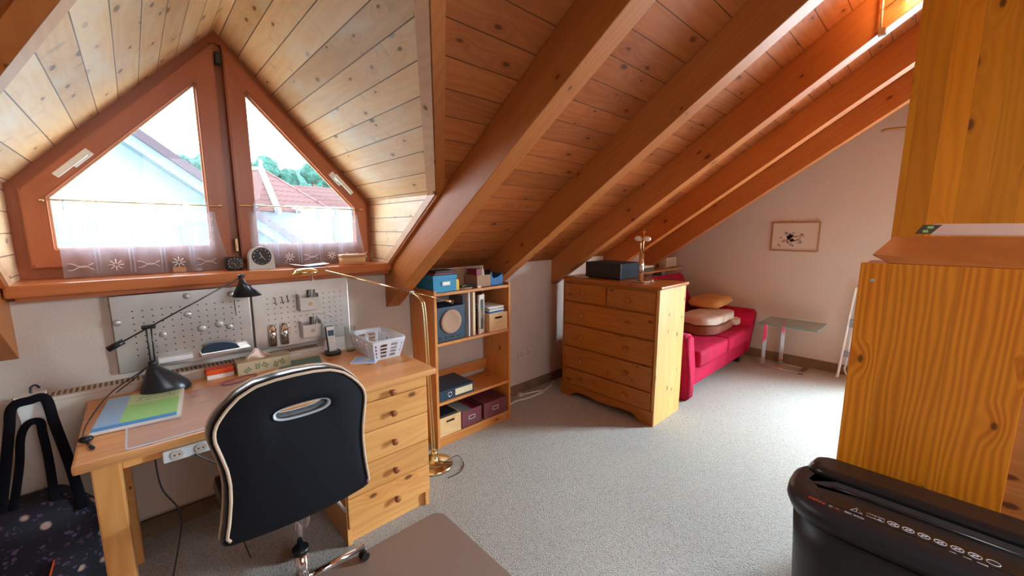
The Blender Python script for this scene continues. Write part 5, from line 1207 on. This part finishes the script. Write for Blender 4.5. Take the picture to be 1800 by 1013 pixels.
text('brand_lettering', 'C', .015, 'textwhite', hd_, (X0 + .040, .160, .6190), (-.08, -1, 0), (1, -.08, 0), .0003)
text('brand_lettering', '-X', .015, 'textred', hd_, (X0 + .040, .148, .6190), (-.08, -1, 0), (1, -.08, 0), .0003)
text('model_lettering', '880 XCD', .012, 'textwhite', hd_, (X0 + .042, .120, .6190), dn_, up_, .0003)
b = B()
zt = .6212
def ln(pts, r=.0009, closed=True): tube(b, pts, r, n=5, closed=closed)
ln([(X0 + .066, .108, zt), (X0 + .066, .080, zt), (X0 + .090, .094, zt)], .0013); ln([(X0 + .070, .094, zt), (X0 + .082, .094, zt)], .0012, False)
ln([(X0 + .068, .070, zt), (X0 + .068, .050, zt), (X0 + .086, .050, zt), (X0 + .086, .070, zt)]); ln([(X0 + .068, .050, zt), (X0 + .068, .030, zt), (X0 + .086, .030, zt), (X0 + .086, .050, zt)]); ln([(X0 + .071, .044, zt), (X0 + .080, .040, zt), (X0 + .071, .036, zt)], .0016)
for q in range(7):
    yc = .010 - .0325 * q; xc = X0 + .078
    ln([(xc + .0105 * math.cos(a), yc + .0125 * math.sin(a), zt) for a in [k * math.pi / 10 for k in range(20)]], .0011)
    if q < 6: ln([(xc - .007, yc + .008, zt), (xc + .007, yc - .008, zt)], .0011, False); ln([(xc - .004 + .002 * (q % 3), yc - .006, zt), (xc + .003, yc + .005, zt)], .0012, False)
ln([(X0 + .055, -.105, zt - .002), (X0 + .055, -.118, zt - .002)], .001, False); ln([(X0 + .055, -.130, zt - .002), (X0 + .055, -.146, zt - .002)], .001, False); ln([(X0 + .054, -.155, zt - .002), (X0 + .054, -.175, zt - .002)], .0014, False)
P('warning_symbols', b, 'textwhite', hd_)

# ================================================================== OUTSIDE
ST('ground_outside', bx((-60, 3.4, -6.3), (80, 90, -6.0)), 'ground', 'ground outside between the houses')
t = T('neighbour_house', 'pale neighbouring house with a steep gable and shuttered windows seen through the left sash', 'house', (-1.0, 14, -6))
b = B(); rk = .80; xr, zr_ = .30, 3.10
def rz_(x): return zr_ - rk * (x - xr)
prism(b, [(-6.5, 12.2, -6), (2.55, 12.2, -6), (4.2, 12.2, rz_(4.2) - .6), (4.2, 12.2, rz_(4.2)), (-1.8, 12.2, rz_(-1.8)), (-6.5, 12.2, rz_(-1.8) - 3.7)], (0, 3.8, 0)); P('wall', b, 'render', t)
b = B(); prism(b, [(-2.0, 11.6, rz_(-2.0) + .26), (4.6, 11.6, rz_(4.6) + .26), (4.6, 11.6, rz_(4.6) - .02), (-2.0, 11.6, rz_(-2.0) - .02)], (0, 4.4, 0)); P('verge_board', b, 'fascia', t)
b = B(); prism(b, [(-2.0, 11.5, rz_(-2.0) + .46), (4.7, 11.5, rz_(4.7) + .46), (4.7, 11.5, rz_(4.7) + .24), (-2.0, 11.5, rz_(-2.0) + .24)], (0, 4.5, 0)); P('roof', b, 'roofdark', t)
for x0, x1 in ((-1.10, -.50), (-.12, .75), (.85, 1.52)):
    b = B(); box(b, (x0, 12.12, 1.0), (x1, 12.2, 1.60)); w_ = P('shutter', b, 'shutter', t); b = B()
    for i in range(6): box(b, (x0, 12.10, 1.05 + .09 * i), (x1, 12.12, 1.065 + .09 * i))
    box(b, (x0 - .03, 12.09, 1.60), (x1 + .03, 12.2, 1.625)); P('shutter_slats', b, 'fascia', w_)
t = T('tiled_house', 'house with a red tiled hip roof seen through the right sash', 'house', (4.6, 18, -6))
P('wall', bx((2.6, 16.3, -6), (8.2, 22, 2.35)), 'render', t)
def tri(bm, pts, uvs):
    L = uvl(bm); f = bm.faces.new([bm.verts.new(p) for p in pts])
    for l, u in zip(f.loops, uvs): l[L].uv = u
b = B(); A1, F1, R1, L1, A0 = (3.95, 18.6, 3.85), (3.75, 15.7, 2.10), (6.3, 17.4, 2.15), (.8, 17.8, 2.15), (2.2, 18.9, 3.75)
tri(b, [F1, R1, A1], [(0, 0), (3, 0), (1, 2.6)]); tri(b, [L1, F1, A1, A0], [(0, 0), (3, 0), (3, 2.6), (1.2, 2.6)]); tri(b, [(4.6, 19, 3.35), R1, (8.8, 17.8, 2.2), (8.8, 20.3, 3.45)], [(0, 2), (1.2, 0), (4, 0), (4, 2)])
g = bmesh.ops.solidify(b, geom=b.faces[:], thickness=-.06); P('roof', b, 'tiles', t)
P('hip_ridge', tb([A1, F1], .11, n=8), 'ridgep', t); P('hip_ridge', tb([A1, R1], .05, n=8), 'tiles', t); P('ridge', tb([A0, A1], .07, n=8), 'pinkpaper', t)
b = B(); cyl(b, A1, (A1[0], A1[1], A1[2] + .35), .06, n=8); P('roof_vent', b, 'pinkpaper', t)
P('shutter', bx((5.75, 16.22, 1.0), (6.5, 16.3, 2.0)), 'shutter', t)
random.seed(11)
for i in range(11):
    x = 1 + i * 1.9 + random.uniform(-.1, .1); y = 39 + (i % 2) * 1.2; top = 6.9 + random.uniform(-.5, .9) + (.6 if i > 8 else 0)
    t = T('tree', ['bushy', 'rounded', 'dense', 'broad'][i % 4] + ' green tree on the hill beyond the roofs', 'tree', (x, y, -6), 'trees on the hill beyond the roofs')
    b = B(); sphere(b, (x, y, top - 1.0), .92, (1, 1, 1.1), rough=.35, seg=28); P('crown', b, 'trees', t); P('trunk', tb([(x, y, -6), (x, y, top - 1.5)], .2, n=8), 'bark', t)
b = B()
for i in range(10): sphere(b, (-4 + i * 3.2, 51, 1.2), 6.0, (1, .6, 1.2), rough=.22, seg=24)
S('wooded_hill', 'wooded hill rising behind the neighbouring roofs', 'hill', b, 'trees', kind='stuff')
